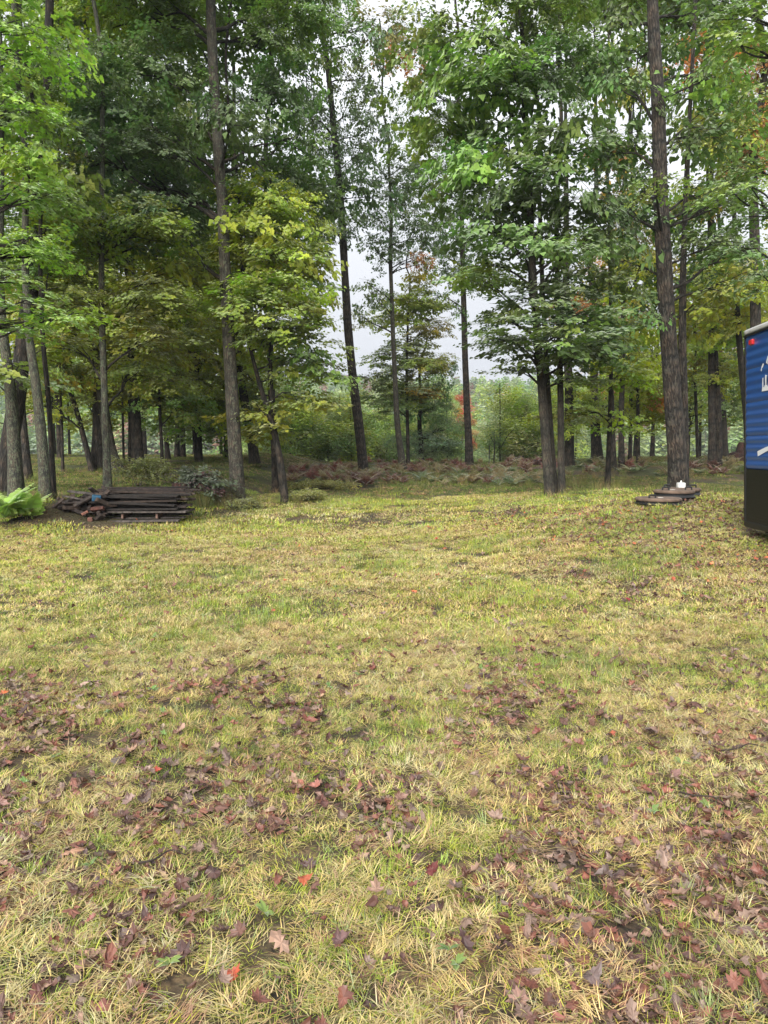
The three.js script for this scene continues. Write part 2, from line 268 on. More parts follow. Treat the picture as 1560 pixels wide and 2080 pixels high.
// ------------------------------------------------------------------ the trees that show, traced: stems as [px, py, width in px] from the ground up, foliage as [px, py, rx, ry, colour, options]
const W1 = 'slender trees in the shaded wood behind the lumber pile', W2 = 'slender trees standing in the bracken near the trailer';
const slimL = 'slender dark-trunked tree in the shaded wood behind the lumber pile', slimR = 'slender tree rising from bracken in the wood by the trailer';
const TREES = [
  // ---- the edge of the wood beside the lumber pile
  { seed: 1, d: 17, label: 'thick dark furrowed trunk rising behind the lime green fern', bark: 'dark', name: 'oak_tree', leaf: 'oak', stems: [[[8, 1000, 40], [20, 900, 34], [36, 800, 32], [47, 700, 30], [62, 600, 27], [80, 500, 24], [92, 300, 20], [100, 60, 16]]], blobs: [[120, 300, 110, 80, 'olive'], [60, 420, 110, 60, 'mid'], [180, 130, 100, 80, 'dark'], [40, 120, 90, 90, 'mid', { dz: 2 }]] },
  { seed: 2, d: 15.8, label: 'lichen-speckled trunk growing directly behind the lime green fern', bark: 'lichen', stems: [[[33, 1004, 30], [30, 930, 26], [25, 840, 24], [15, 740, 20], [5, 660, 17], [0, 560, 15], [2, 300, 12]]], blobs: [[40, 740, 90, 40, 'mid', { dens: 0.5 }], [30, 250, 100, 90, 'mid'], [80, 160, 90, 70, 'yellowgreen', { dz: 3 }]] },
  { seed: 3, d: 15.2, label: 'lichen-patched trunk between the fern and the lumber pile', bark: 'lichen', stems: [[[93, 1018, 25], [90, 960, 22], [82, 860, 20], [70, 760, 17], [60, 690, 15], [52, 560, 13], [50, 300, 11]]], blobs: [[60, 520, 100, 50, 'mid', { dz: 1 }], [110, 380, 90, 60, 'mid'], [60, 330, 80, 60, 'lime', { dz: -1 }]] },
  { seed: 4, d: 15.6, label: 'thin dark trunk with a pale foot beside the lumber pile', bark: 'dark', stems: [[[109, 1012, 12], [106, 940, 11], [102, 860, 10], [96, 780, 10], [88, 700, 9], [82, 540, 8], [80, 300, 7]]], blobs: [[170, 480, 80, 50, 'olive', { dz: 1.5 }], [150, 560, 90, 50, 'olive', { dz: 2 }]] },
  { seed: 5, d: 21, label: slimL, group: W1, bark: 'dark', stems: [[[57, 974, 18], [52, 910, 15], [45, 830, 13], [42, 700, 12], [45, 400, 10]]], blobs: [[70, 700, 90, 60, 'olive', { mix: ['yellow', 0.08] }], [40, 600, 90, 50, 'olive']] },
  { seed: 6, d: 24, label: slimL, group: W1, bark: 'dark', stems: [[[128, 962, 6], [126, 880, 6], [122, 780, 5], [120, 600, 5], [118, 300, 4]]], blobs: [[120, 760, 80, 50, 'olive', { mix: ['yellow', 0.2] }], [150, 690, 90, 50, 'olive', { mix: ['orange', 0.08] }]], H: 15 },
  { seed: 7, d: 24, label: 'dark trunk leaning steeply beside a broad straight trunk behind the lumber pile', bark: 'dark', stems: [[[190, 966, 13], [178, 920, 11], [160, 850, 10], [140, 785, 9], [125, 720, 8], [100, 560, 7]]], blobs: [[110, 620, 110, 50, 'olive'], [70, 820, 80, 40, 'olive', { dens: 0.6 }]], H: 14 },
  { seed: 8, d: 24.5, label: 'broad straight dark trunk behind the lumber pile beside a leaning one', bark: 'dark', name: 'oak_tree', leaf: 'oak', stems: [[[199, 966, 30], [199, 900, 24], [201, 800, 22], [204, 700, 20], [206, 500, 18], [208, 200, 15]]], blobs: [[230, 520, 130, 70, 'olive'], [180, 380, 120, 80, 'dark'], [270, 640, 110, 60, 'olive', { dens: 0.8 }], [240, 230, 130, 80, 'dark']] },
  { seed: 9, d: 17.2, label: 'slim trunk freckled with pale lichen directly behind the lumber pile', bark: 'lichen', stems: [[[219, 1002, 17], [217, 930, 15], [214, 860, 14], [211, 760, 13], [207, 650, 12], [206, 520, 11], [208, 300, 9], [205, 100, 8]]], blobs: [[260, 760, 90, 35, 'olive', { dz: 2 }], [120, 700, 80, 35, 'olive', { dz: 1 }], [360, 560, 80, 50, 'olive', { dz: 2 }], [350, 480, 90, 50, 'mid', { dz: 2 }], [180, 620, 110, 45, 'olive', { dens: 0.9 }], [290, 620, 110, 50, 'olive'], [150, 450, 110, 60, 'mid'], [280, 480, 110, 60, 'olive'], [330, 680, 90, 45, 'olive', { dens: 0.8 }]] },
  { seed: 10, d: 24, label: 'grey trunk with a flared foot behind the lumber pile', bark: 'grey', stems: [[[233, 972, 34], [224, 920, 24], [212, 840, 20], [200, 760, 18], [190, 680, 16], [182, 560, 14], [178, 300, 11]]], flare: 0.8, blobs: [[140, 540, 120, 60, 'olive'], [180, 420, 100, 60, 'mid']] },
  { seed: 11, d: 27, label: slimL, group: W1, bark: 'dark', stems: [[[252, 958, 5], [250, 880, 5], [248, 780, 4], [247, 500, 4]]], blobs: [[250, 790, 80, 45, 'olive', { dens: 0.7 }]], H: 13 },
  { seed: 12, d: 25, label: 'paired dark and brown trunks behind the yellow green bush', bark: 'brown', stems: [[[281, 963, 26], [278, 900, 22], [273, 800, 19], [268, 700, 17], [266, 560, 15], [268, 250, 12]], [[266, 958, 12], [266, 860, 11], [264, 740, 10], [262, 600, 9]]], stemDepth: [0, 0.6], blobs: [[350, 660, 100, 45, 'olive', { dz: -2 }], [410, 600, 90, 45, 'yellowgreen', { dz: -2 }], [240, 820, 80, 30, 'olive', { dens: 0.7 }], [320, 600, 120, 60, 'olive'], [290, 720, 110, 50, 'olive', { dens: 0.8 }], [330, 440, 120, 70, 'mid'], [360, 300, 110, 80, 'dark']] },
  { seed: 13, d: 25, label: slimL, group: W1, bark: 'dark', stems: [[[330, 967, 7], [328, 900, 7], [323, 810, 6], [320, 700, 5], [318, 500, 5]]], blobs: [[350, 770, 90, 50, 'olive'], [370, 830, 80, 40, 'mid', { dens: 0.7 }]], H: 13 },
  { seed: 14, d: 32, label: slimL, group: W1, bark: 'dark', stems: [[[342, 953, 12], [338, 900, 9], [332, 840, 8], [328, 700, 7]]], blobs: [[400, 840, 110, 50, 'mid'], [340, 660, 130, 60, 'olive']] },
  { seed: 15, d: 34, label: slimL, group: W1, bark: 'dark', stems: [[[360, 952, 11], [360, 880, 10], [362, 700, 8]]], blobs: [[420, 640, 120, 60, 'olive']] },
  { seed: 16, d: 34, label: slimL, group: W1, bark: 'dark', stems: [[[373, 952, 11], [371, 880, 10], [370, 700, 8]]], blobs: [[380, 560, 120, 70, 'olive']] },
  { seed: 17, d: 29, label: 'forked pair of dark slim trunks behind the rotten stump', bark: 'dark', stems: [[[407, 957, 12], [404, 880, 11], [401, 790, 10], [398, 640, 9], [395, 400, 8]], [[400, 957, 8], [395, 880, 8], [388, 790, 6], [382, 640, 5]]], blobs: [[420, 730, 110, 50, 'olive'], [440, 800, 90, 50, 'yellowgreen'], [430, 520, 110, 70, 'olive'], [400, 400, 100, 60, 'blue']] },
  { seed: 18, d: 33, label: slimL, group: W1, bark: 'dark', stems: [[[462, 953, 12], [460, 850, 11], [458, 700, 9]]], blobs: [[470, 880, 70, 35, 'mid', { dens: 0.7 }], [470, 700, 110, 60, 'olive']] },
  // ---- the main trunk at the lawn's edge
  { seed: 20, d: 18, label: 'tall straight grey-flecked trunk at the lawn edge beside the lumber pile', bark: 'grey', name: 'oak_tree', leaf: 'maple', sides: 20, flare: 0.22, stems: [[[484, 1026, 31], [481, 960, 29], [473, 830, 27], [463, 660, 25], [456, 520, 23], [451, 400, 21], [443, 290, 20], [436, 180, 19], [431, 90, 19], [428, 0, 18]]], H: 23, above: 9, topCol: 'dark',
    blobs: [[320, 310, 90, 50, 'blue', { dz: -0.5 }], [430, 350, 70, 45, 'blue', { dz: 2.2 }], [420, 130, 90, 50, 'mid', { dz: 2.4 }], [500, 400, 70, 40, 'dark', { dz: 1 }], [310, 160, 110, 75, 'blue', { dz: 0.5, mix: ['yellowgreen', 0.08] }], [260, 250, 120, 80, 'blue'], [370, 240, 100, 80, 'blue', { dz: 0.4, mix: ['yellowgreen', 0.12] }], [470, 240, 70, 60, 'blue', { dz: -1.2 }], [280, 370, 120, 70, 'blue', { dz: 0.5 }], [360, 420, 80, 55, 'blue', { dz: 1.8 }], [540, 330, 90, 65, 'dark', { dz: 1.6 }], [570, 210, 85, 75, 'dark', { dz: 1 }], [540, 100, 90, 65, 'mid', { dz: 1.5 }], [310, 40, 110, 60, 'mid', { dz: 1 }], [220, 60, 110, 70, 'olive', { dz: 2 }], [600, 290, 60, 50, 'dark', { dz: 1 }], [600, 60, 80, 60, 'mid', { dz: 2 }], [230, 450, 90, 50, 'dark', { dz: -1 }], [170, 320, 90, 60, 'blue', { dz: -0.5 }]] },
  { seed: 21, d: 28, label: 'dark leaning trunk behind the tall grey-flecked trunk', bark: 'dark', stems: [[[518, 957, 22], [512, 900, 19], [500, 830, 17], [488, 760, 15], [481, 680, 13], [478, 600, 12], [476, 400, 10]]], blobs: [[500, 620, 100, 60, 'olive'], [510, 760, 90, 50, 'olive', { dens: 0.8 }], [480, 480, 110, 60, 'yellowgreen'], [520, 860, 70, 40, 'mid', { dens: 0.6 }]] },
  { seed: 22, d: 18.6, sparse: 0.85, label: 'crooked forked young maple with yellow green leaves at the lawn edge', bark: 'dark', stems: [[[580, 1020, 17], [574, 965, 14], [563, 905, 13], [548, 845, 11], [532, 795, 10], [518, 745, 8], [505, 690, 7], [495, 600, 6]], [[577, 1019, 10], [568, 945, 11], [560, 880, 9], [552, 800, 8], [549, 700, 7], [546, 560, 6], [543, 430, 5]]], stemDepth: [0, 0.15], H: 12.5, above: 0,
    blobs: [[500, 460, 70, 40, 'yellowgreen', { dz: -0.6 }], [585, 500, 75, 45, 'yellowgreen', { dz: -1 }], [620, 585, 55, 40, 'yellowgreen'], [530, 650, 80, 40, 'yellowgreen', { dz: -0.8 }], [620, 800, 70, 28, 'yellowgreen', { dens: 0.7 }], [540, 400, 90, 50, 'yellowgreen'], [580, 450, 110, 60, 'yellowgreen', { mix: ['yellow', 0.06] }], [530, 520, 110, 55, 'yellowgreen'], [600, 540, 80, 55, 'yellowgreen', { mix: ['yellow', 0.1] }], [560, 610, 120, 55, 'yellowgreen', { dz: -0.8 }], [625, 630, 60, 45, 'yellowgreen', { mix: ['yellow', 0.15] }], [570, 690, 110, 50, 'yellowgreen'], [640, 720, 55, 40, 'mid'], [600, 760, 95, 45, 'olive', { dz: 0.6 }], [520, 820, 60, 30, 'olive', { dens: 0.6 }], [560, 860, 70, 30, 'olive', { dens: 0.5, dz: 1 }]] },
  { seed: 23, d: 21.5, label: 'straight dark trunk directly behind the crooked forked maple', bark: 'dark', stems: [[[561, 981, 17], [558, 920, 15], [553, 840, 14], [550, 740, 13], [547, 640, 12], [545, 540, 11], [540, 300, 9]]], blobs: [[560, 570, 100, 60, 'mid'], [500, 560, 90, 50, 'olive'], [620, 470, 80, 60, 'blue'], [640, 400, 70, 50, 'dark'], [590, 350, 70, 50, 'dark']] },
  // ---- the middle of the clearing
  { seed: 24, d: 29.5, sparse: 0.62, label: 'tall reddish brown trunk standing among red bracken mid clearing', bark: 'brown', name: 'oak_tree', leaf: 'oak', sides: 18, flare: 0.2, H: 25, above: 6, topCol: 'blue', stems: [[[739, 966, 21], [733, 900, 19], [722, 810, 18], [711, 710, 17], [704, 620, 16], [699, 530, 15], [694, 440, 15], [688, 360, 13], [680, 280, 12], [671, 190, 11], [665, 130, 10], [655, 40, 8]]],
    blobs: [[760, 160, 40, 40, 'blue', { dens: 0.7 }], [690, 400, 50, 35, 'blue', { dens: 0.7 }], [760, 270, 40, 40, 'blue', { dens: 0.6 }], [600, 380, 60, 40, 'blue'], [620, 230, 60, 45, 'blue'], [740, 90, 45, 40, 'blue', { dens: 0.7 }], [650, 60, 80, 60, 'blue'], [700, 130, 70, 60, 'blue', { mix: ['yellow', 0.05] }], [610, 150, 80, 60, 'blue'], [720, 230, 60, 60, 'blue', { dens: 0.8 }], [650, 250, 70, 60, 'blue'], [720, 320, 60, 45, 'blue', { dens: 0.7 }], [640, 330, 60, 45, 'mid'], [650, 440, 60, 45, 'dark', { dens: 0.8 }], [740, 400, 50, 40, 'blue', { dens: 0.7 }], [700, 480, 40, 30, 'blue', { dens: 0.5 }], [770, 60, 50, 40, 'blue', { dens: 0.5, mix: ['orange', 0.15] }], [690, 30, 70, 40, 'mid', { dens: 0.7 }]] },
  { seed: 25, d: 32, sparse: 0.5, label: 'slim curving grey trunk with sparse small leaves among red bracken', bark: 'grey', name: 'oak_tree', leaf: 'oak', H: 19, above: 0, flare: 0.4, stems: [[[819, 957, 16], [812, 905, 13], [806, 850, 12], [803, 780, 10], [799, 700, 9], [796, 610, 8], [793, 520, 8], [795, 430, 6], [790, 340, 5]]],
    blobs: [[830, 250, 50, 40, 'blue', { dens: 0.6, mix: ['yellow', 0.1] }], [760, 330, 45, 35, 'blue', { dens: 0.7 }], [850, 480, 40, 30, 'blue', { dens: 0.7 }], [760, 510, 35, 22, 'blue', { dens: 0.6 }], [840, 390, 50, 30, 'blue', { dens: 0.7 }], [800, 100, 50, 30, 'blue', { dens: 0.4, mix: ['orange', 0.3] }], [840, 60, 45, 30, 'blue', { dens: 0.5 }], [725, 640, 25, 25, 'pale', { dens: 0.6 }], [860, 530, 30, 20, 'olive', { dens: 0.6, mix: ['orange', 0.4] }], [790, 380, 60, 40, 'blue', { dens: 0.7, mix: ['yellow', 0.1] }], [830, 430, 50, 40, 'blue', { dens: 0.7 }], [770, 450, 50, 40, 'blue', { dens: 0.7 }], [800, 510, 50, 25, 'blue', { dens: 0.5 }], [820, 340, 60, 35, 'blue', { dens: 0.6 }], [770, 620, 35, 25, 'blue', { dens: 0.6 }], [750, 580, 30, 20, 'mid', { dens: 0.6 }]] },
  { seed: 26, d: 34, sparse: 0.8, label: 'young maple turning yellow and orange beside the slim curving trunk', bark: 'dark', leaf: 'maple', H: 11.5, above: 0, stems: [[[829, 950, 7], [828, 870, 7], [826, 790, 6], [827, 720, 5], [829, 640, 4], [832, 560, 3]]],
    blobs: [[840, 570, 40, 25, 'olive', { mix: ['yellow', 0.15] }], [820, 620, 60, 25, 'yellowgreen', { mix: ['yellow', 0.15] }], [860, 620, 45, 25, 'olive', { mix: ['orange', 0.2] }], [800, 655, 60, 25, 'olive', { mix: ['yellow', 0.1] }], [870, 670, 50, 28, 'olive', { mix: ['orange', 0.15] }], [820, 710, 80, 28, 'mid', { mix: ['yellow', 0.12] }], [780, 760, 50, 25, 'mid'], [870, 740, 60, 30, 'olive', { mix: ['yellow', 0.15] }], [810, 790, 75, 25, 'mid'], [860, 800, 50, 22, 'yellowgreen', { mix: ['yellow', 0.2] }], [800, 830, 50, 18, 'mid', { dens: 0.7 }]] },
  { seed: 27, d: 36, label: 'bushy dark green tree with low boughs on the clearing crest', bark: 'dark', name: 'bushy_tree', leaf: 'oak', H: 8, above: 0, stems: [[[857, 944, 11], [855, 900, 10], [852, 860, 9], [855, 800, 6]]],
    blobs: [[890, 790, 30, 30, 'blue'], [880, 830, 45, 25, 'blue'], [910, 870, 45, 28, 'blue'], [860, 890, 60, 25, 'grey', { dens: 0.8 }], [920, 915, 45, 22, 'blue'], [850, 840, 40, 25, 'blue'], [820, 900, 45, 25, 'grey', { dens: 0.8 }], [895, 750, 25, 25, 'grey'], [870, 925, 50, 14, 'grey', { dens: 0.8 }]] },
  { seed: 28, d: 35, sparse: 0.7, label: 'straight bare brown trunk alone on the crest beside the metal stake', bark: 'brown', name: 'oak_tree', leaf: 'oak', H: 24, above: 5, flare: 0.35, stems: [[[954, 945, 17], [951, 880, 14], [947, 790, 13], [944, 700, 12], [942, 620, 11], [940, 540, 10], [938, 440, 9], [935, 320, 8], [930, 150, 7]]],
    blobs: [[880, 470, 45, 35, 'blue'], [880, 420, 45, 35, 'dark'], [990, 560, 40, 30, 'dark', { dens: 0.8 }], [890, 290, 45, 40, 'blue'], [860, 370, 40, 35, 'blue', { dens: 0.8 }], [870, 190, 40, 40, 'blue', { dens: 0.8 }], [880, 60, 45, 40, 'dark'], [935, 560, 45, 30, 'dark'], [905, 520, 50, 40, 'dark'], [960, 490, 50, 40, 'dark'], [915, 440, 60, 45, 'dark'], [890, 350, 60, 50, 'blue'], [960, 370, 60, 50, 'dark'], [900, 240, 50, 45, 'blue'], [960, 250, 60, 50, 'dark'], [925, 620, 20, 18, 'dark', { dens: 0.7 }], [900, 130, 50, 45, 'blue'], [960, 140, 60, 40, 'dark'], [875, 600, 25, 18, 'dark', { dens: 0.5 }]] },
  // ---- the clump of stems beside the mound
  { seed: 30, d: 16.4, label: 'dark green maple with several grey stems sharing one foot at the lawn edge', bark: 'stem', sides: 14, flare: 0.3, H: 20, above: 9, topCol: 'dark', stemDepth: [0, 0.5, 0.25], stems: [[[1118, 1021, 20], [1113, 960, 19], [1106, 860, 18], [1098, 760, 17], [1089, 650, 15], [1082, 540, 13], [1076, 430, 12], [1068, 250, 10], [1060, 60, 8]], [[1130, 1018, 13], [1124, 950, 12], [1117, 850, 11], [1108, 700, 10], [1101, 560, 9], [1096, 400, 8], [1092, 200, 6]], [[1142, 1021, 15], [1140, 950, 14], [1139, 840, 13], [1136, 700, 11], [1132, 560, 10], [1131, 420, 9], [1140, 250, 7]]],
    blobs: [[1040, 120, 90, 60, 'mid', { dz: -2 }], [940, 320, 70, 45, 'mid', { dz: -1.5 }], [1080, 330, 80, 50, 'mid', { dz: -2 }], [1150, 500, 70, 40, 'dark', { dz: -2 }], [1040, 470, 70, 40, 'dark', { dz: -2 }], [960, 560, 60, 30, 'mid', { dz: -0.6 }], [1090, 640, 80, 30, 'dark', { dz: -1.8 }], [1120, 680, 90, 30, 'mid', { dz: -1.6 }], [1010, 690, 50, 22, 'dark', { dz: 0.3 }], [1220, 720, 50, 30, 'dark'], [1180, 760, 60, 22, 'mid', { dens: 0.7 }], [1220, 480, 60, 45, 'dark', { dz: -1 }], [1010, 400, 70, 45, 'dark', { dz: -1 }], [900, 60, 80, 60, 'mid'], [1000, 60, 110, 70, 'mid'], [1110, 60, 100, 70, 'dark'], [880, 170, 70, 60, 'mid'], [970, 170, 100, 70, 'mid', { dz: -1 }], [1090, 180, 110, 80, 'dark', { dz: -1 }], [900, 260, 80, 60, 'mid'], [1000, 280, 100, 70, 'dark', { dz: -1 }], [1120, 300, 100, 80, 'dark', { dz: -1.2 }], [1200, 130, 70, 70, 'dark'], [960, 370, 80, 50, 'dark'], [1060, 400, 90, 60, 'dark', { dz: -1 }], [1170, 420, 80, 60, 'dark', { dz: -1 }], [990, 460, 80, 45, 'dark'], [1100, 500, 90, 45, 'dark', { dz: 0.8 }], [1000, 540, 60, 30, 'mid', { dz: 1, dens: 0.8 }], [1180, 560, 80, 45, 'dark', { dz: -0.5 }], [1080, 590, 90, 35, 'dark', { dz: -1.2 }], [1000, 640, 65, 30, 'dark'], [1170, 640, 95, 40, 'dark', { dz: -1 }], [1060, 690, 80, 30, 'dark', { dz: -0.8 }], [1170, 715, 90, 35, 'dark', { dz: -0.8 }], [1210, 660, 60, 40, 'dark'], [1230, 300, 60, 60, 'dark'], [1040, 740, 50, 20, 'mid', { dens: 0.7 }]] },
  { seed: 31, d: 34, label: 'dark trunk glimpsed behind the clump of grey stems', bark: 'dark', stems: [[[1157, 935, 20], [1156, 870, 18], [1155, 780, 16], [1150, 600, 14]]], blobs: [[1180, 800, 60, 35, 'olive'], [1140, 860, 50, 35, 'olive', { dens: 0.8 }]] },
  { seed: 32, d: 20.5, label: 'crooked slender tree with one bent bare limb near the round covers', bark: 'dark', H: 14, above: 2, stems: [[[1234, 991, 12], [1236, 930, 10], [1239, 850, 9], [1241, 760, 8], [1241, 660, 7], [1238, 500, 6], [1235, 300, 5]]], blobs: [[1265, 760, 70, 40, 'yellowgreen'], [1180, 830, 60, 25, 'olive', { dens: 0.7 }], [1215, 700, 70, 40, 'mid'], [1260, 670, 70, 40, 'olive'], [1280, 560, 70, 60, 'olive'], [1270, 860, 50, 25, 'yellowgreen', { dens: 0.7 }]] },
  { seed: 33, d: 36, label: 'broad dark trunk seen through the wood beyond the bent-limbed tree', bark: 'dark', name: 'oak_tree', leaf: 'oak', flare: 0.4, stems: [[[1214, 930, 24], [1210, 880, 19], [1207, 800, 17], [1205, 600, 14]]], blobs: [[1240, 820, 60, 35, 'yellowgreen', { mix: ['orange', 0.1] }], [1220, 620, 90, 60, 'olive', { mix: ['orange', 0.2] }]] },
  { seed: 34, d: 30, label: slimR, group: W2, bark: 'brown', stems: [[[1248, 940, 11], [1245, 880, 9], [1243, 800, 8], [1240, 600, 7]]], blobs: [[1290, 720, 80, 45, 'yellowgreen', { mix: ['yellow', 0.1] }]] },
  { seed: 35, d: 30, label: slimR, group: W2, bark: 'brown', stems: [[[1263, 938, 13], [1262, 860, 11], [1264, 760, 10], [1266, 640, 9], [1266, 400, 8]]], blobs: [[1250, 300, 60, 50, 'yellowgreen', { mix: ['orange', 0.45] }], [1290, 180, 60, 60, 'olive', { mix: ['orange', 0.5] }], [1290, 400, 60, 50, 'yellowgreen', { mix: ['yellow', 0.3] }], [1220, 120, 50, 50, 'olive', { mix: ['orange', 0.3] }], [1300, 640, 70, 45, 'yellowgreen', { mix: ['yellow', 0.12] }], [1270, 480, 80, 60, 'olive', { mix: ['orange', 0.15] }]] },
  { seed: 36, d: 36, label: slimR, group: W2, bark: 'dark', stems: [[[1280, 926, 8], [1281, 860, 7], [1282, 760, 6]]], blobs: [[1310, 830, 70, 40, 'yellowgreen', { mix: ['orange', 0.2] }]] },
  { seed: 37, d: 34, label: slimR, group: W2, bark: 'dark', stems: [[[1297, 930, 8], [1296, 860, 7], [1295, 760, 6], [1293, 600, 6]]], blobs: [[1330, 760, 80, 45, 'yellowgreen', { mix: ['orange', 0.12] }]] },
  { seed: 38, d: 15.4, label: 'massive twin-stemmed brown trunk standing behind the round covers', bark: 'brown', name: 'oak_tree', leaf: 'oak', sides: 22, flare: 0.14, H: 22, above: 10, topCol: 'dark', stemDepth: [0, 0.4], stems: [[[1378, 992, 40], [1376, 930, 37], [1370, 850, 35], [1364, 770, 33], [1358, 690, 31], [1352, 600, 29], [1347, 500, 28], [1342, 400, 27], [1339, 300, 26], [1336, 200, 25], [1330, 100, 23], [1325, 0, 20]], [[1392, 990, 18], [1390, 900, 18], [1388, 800, 17], [1386, 700, 15], [1387, 600, 13], [1389, 500, 11], [1392, 400, 9], [1400, 250, 7]]],
    blobs: [[1300, 130, 70, 45, 'dark', { dz: 1.5 }], [1480, 250, 70, 50, 'dark', { dz: 1 }], [1300, 380, 60, 40, 'dark', { dz: 1 }], [1440, 430, 60, 40, 'dark', { dz: 1 }], [1500, 520, 60, 40, 'dark', { dz: 1 }], [1420, 620, 60, 35, 'olive', { dz: 1 }], [1255, 60, 70, 55, 'dark', { dz: 1.2 }], [1410, 60, 70, 55, 'dark', { dz: 1.2 }], [1260, 180, 70, 60, 'dark', { dens: 0.8 }], [1420, 170, 70, 55, 'dark', { dens: 0.8, dz: 1 }], [1265, 300, 60, 45, 'dark', { dens: 0.8, dz: 0.8 }], [1430, 280, 80, 50, 'dark'], [1250, 420, 60, 50, 'dark'], [1425, 390, 60, 45, 'dark', { dz: 1 }], [1335, 372, 45, 22, 'mid', { dz: -1.2, dens: 0.7 }], [1285, 450, 60, 40, 'dark', { dz: 0.6 }], [1480, 410, 80, 50, 'dark'], [1440, 500, 70, 40, 'dark'], [1280, 540, 55, 38, 'dark', { dz: 0.8 }], [1400, 560, 45, 30, 'dark', { dz: 0.8, dens: 0.7 }], [1470, 150, 70, 60, 'mid'], [1480, 580, 80, 45, 'olive'], [1310, 620, 50, 35, 'dark', { dens: 0.7 }]] },
  { seed: 39, d: 33, label: slimR, group: W2, bark: 'dark', stems: [[[1418, 940, 7], [1415, 860, 6], [1412, 770, 6], [1410, 600, 5]]], blobs: [[1430, 720, 70, 45, 'yellowgreen', { mix: ['yellow', 0.1] }], [1420, 640, 70, 45, 'yellowgreen', { mix: ['orange', 0.1] }]] },
  { seed: 40, d: 30, label: 'pair of mossy brown trunks close together near the trailer corner', bark: 'brown', stems: [[[1447, 937, 15], [1446, 860, 14], [1445, 760, 13], [1445, 600, 11]], [[1462, 936, 12], [1460, 860, 12], [1455, 760, 11], [1450, 640, 9]]], blobs: [[1440, 250, 70, 60, 'yellowgreen', { mix: ['orange', 0.35] }], [1450, 120, 70, 60, 'olive', { mix: ['orange', 0.4] }], [1480, 330, 70, 50, 'yellowgreen', { mix: ['orange', 0.4] }], [1420, 400, 60, 50, 'yellowgreen', { mix: ['yellow', 0.25] }], [1520, 250, 60, 60, 'orange'], [1460, 700, 70, 40, 'olive'], [1470, 770, 60, 35, 'yellowgreen', { dens: 0.8 }], [1430, 560, 80, 50, 'olive', { mix: ['orange', 0.1] }], [1480, 640, 60, 40, 'yellowgreen']] },
  { seed: 41, d: 38, label: 'dark slanting trunk half hidden beside the trailer corner', bark: 'dark', stems: [[[1474, 912, 14], [1470, 860, 12], [1464, 780, 11], [1460, 600, 9]]], blobs: [[1490, 820, 50, 35, 'mid'], [1500, 720, 60, 40, 'mid']] },
  { seed: 42, d: 26, label: 'brown trunk showing above the trailer roof', bark: 'brown', name: 'oak_tree', leaf: 'oak', stems: [[[1540, 950, 26], [1537, 800, 22], [1535, 660, 20], [1533, 500, 18], [1531, 300, 16]]], blobs: [[1520, 250, 90, 60, 'olive', { mix: ['orange', 0.25] }], [1540, 560, 80, 60, 'olive', { mix: ['orange', 0.2] }], [1490, 330, 90, 60, 'yellowgreen', { mix: ['orange', 0.2] }], [1510, 160, 80, 60, 'olive', { mix: ['orange', 0.2] }]] },
  { seed: 43, d: 28, label: 'dark trunk leaning out from behind the trailer', bark: 'dark', stems: [[[1524, 940, 14], [1515, 830, 13], [1504, 720, 12], [1498, 640, 10], [1490, 400, 8]]], blobs: [[1500, 640, 70, 40, 'olive'], [1480, 560, 70, 40, 'yellowgreen']] },
  // ---- trees whose stems stand outside the frame and reach in
  { seed: 50, d: 11.5, label: 'bright lime green maple boughs hanging over the fern', bark: 'dark', H: 16, above: 3, topCol: 'lime', stems: [[[-150, 1060, 34], [-155, 800, 28], [-150, 500, 24], [-145, 200, 18], [-140, 0, 14]]], thin: 0.9,
    blobs: [[-20, 480, 90, 30, 'lime', { mix: ['yellow', 0.1] }], [60, 495, 60, 28, 'lime', { mix: ['yellow', 0.25] }], [20, 560, 80, 28, 'lime'], [70, 620, 85, 28, 'lime'], [150, 635, 60, 18, 'lime', { dens: 0.8 }], [20, 660, 70, 25, 'lime', { dens: 0.8 }], [20, 210, 80, 35, 'mid'], [70, 215, 60, 35, 'lime', { dens: 0.8 }], [40, 40, 90, 45, 'lime'], [100, 100, 70, 40, 'lime', { dz: 1 }], [30, 380, 80, 30, 'mid'], [90, 390, 60, 25, 'mid', { dens: 0.8 }], [10, 130, 60, 40, 'lime']] },
  { seed: 51, d: 12, label: 'dark green maple boughs reaching over the trailer roof', bark: 'dark', H: 17, above: 3, topCol: 'dark', stems: [[[1760, 1080, 36], [1760, 800, 30], [1755, 500, 26], [1745, 200, 20]]], blobs: [[1500, 90, 70, 45, 'mid', { mix: ['yellow', 0.05] }], [1540, 190, 60, 40, 'mid'], [1530, 330, 60, 35, 'dark'], [1480, 380, 60, 30, 'mid'], [1540, 430, 60, 35, 'dark'], [1500, 500, 60, 30, 'dark', { dens: 0.8 }], [1550, 560, 50, 30, 'dark', { dens: 0.7 }], [1540, 30, 70, 40, 'mid'], [1460, 20, 60, 35, 'dark']] },
];
// ------------------------------------------------------------------ the ground
const straw = (x, d) => clamp(0.42 * fbm(x * 1.0, d * 0.55, 40, 4) + 0.58 * fbm(x * 3.2, d * 2.2, 41, 3) + 0.13 * Math.exp(-(((x - 0.45 + 0.02 * d) / 0.28) ** 2)) + 0.13 * Math.exp(-(((x - 2.0 + 0.02 * d) / 0.3) ** 2)) + 0.13 * Math.exp(-(((x + 1.3) / 0.3) ** 2)) * sm(4, 7, d) + 0.1 * Math.exp(-(((x + 2.9) / 0.35) ** 2)) * sm(5, 8, d) + 0.10 * Math.sin(x * 5.6 + 1.5 * noise(x * 0.6, d * 0.25, 47)) * sm(4, 7, d) - 0.07, 0, 1);
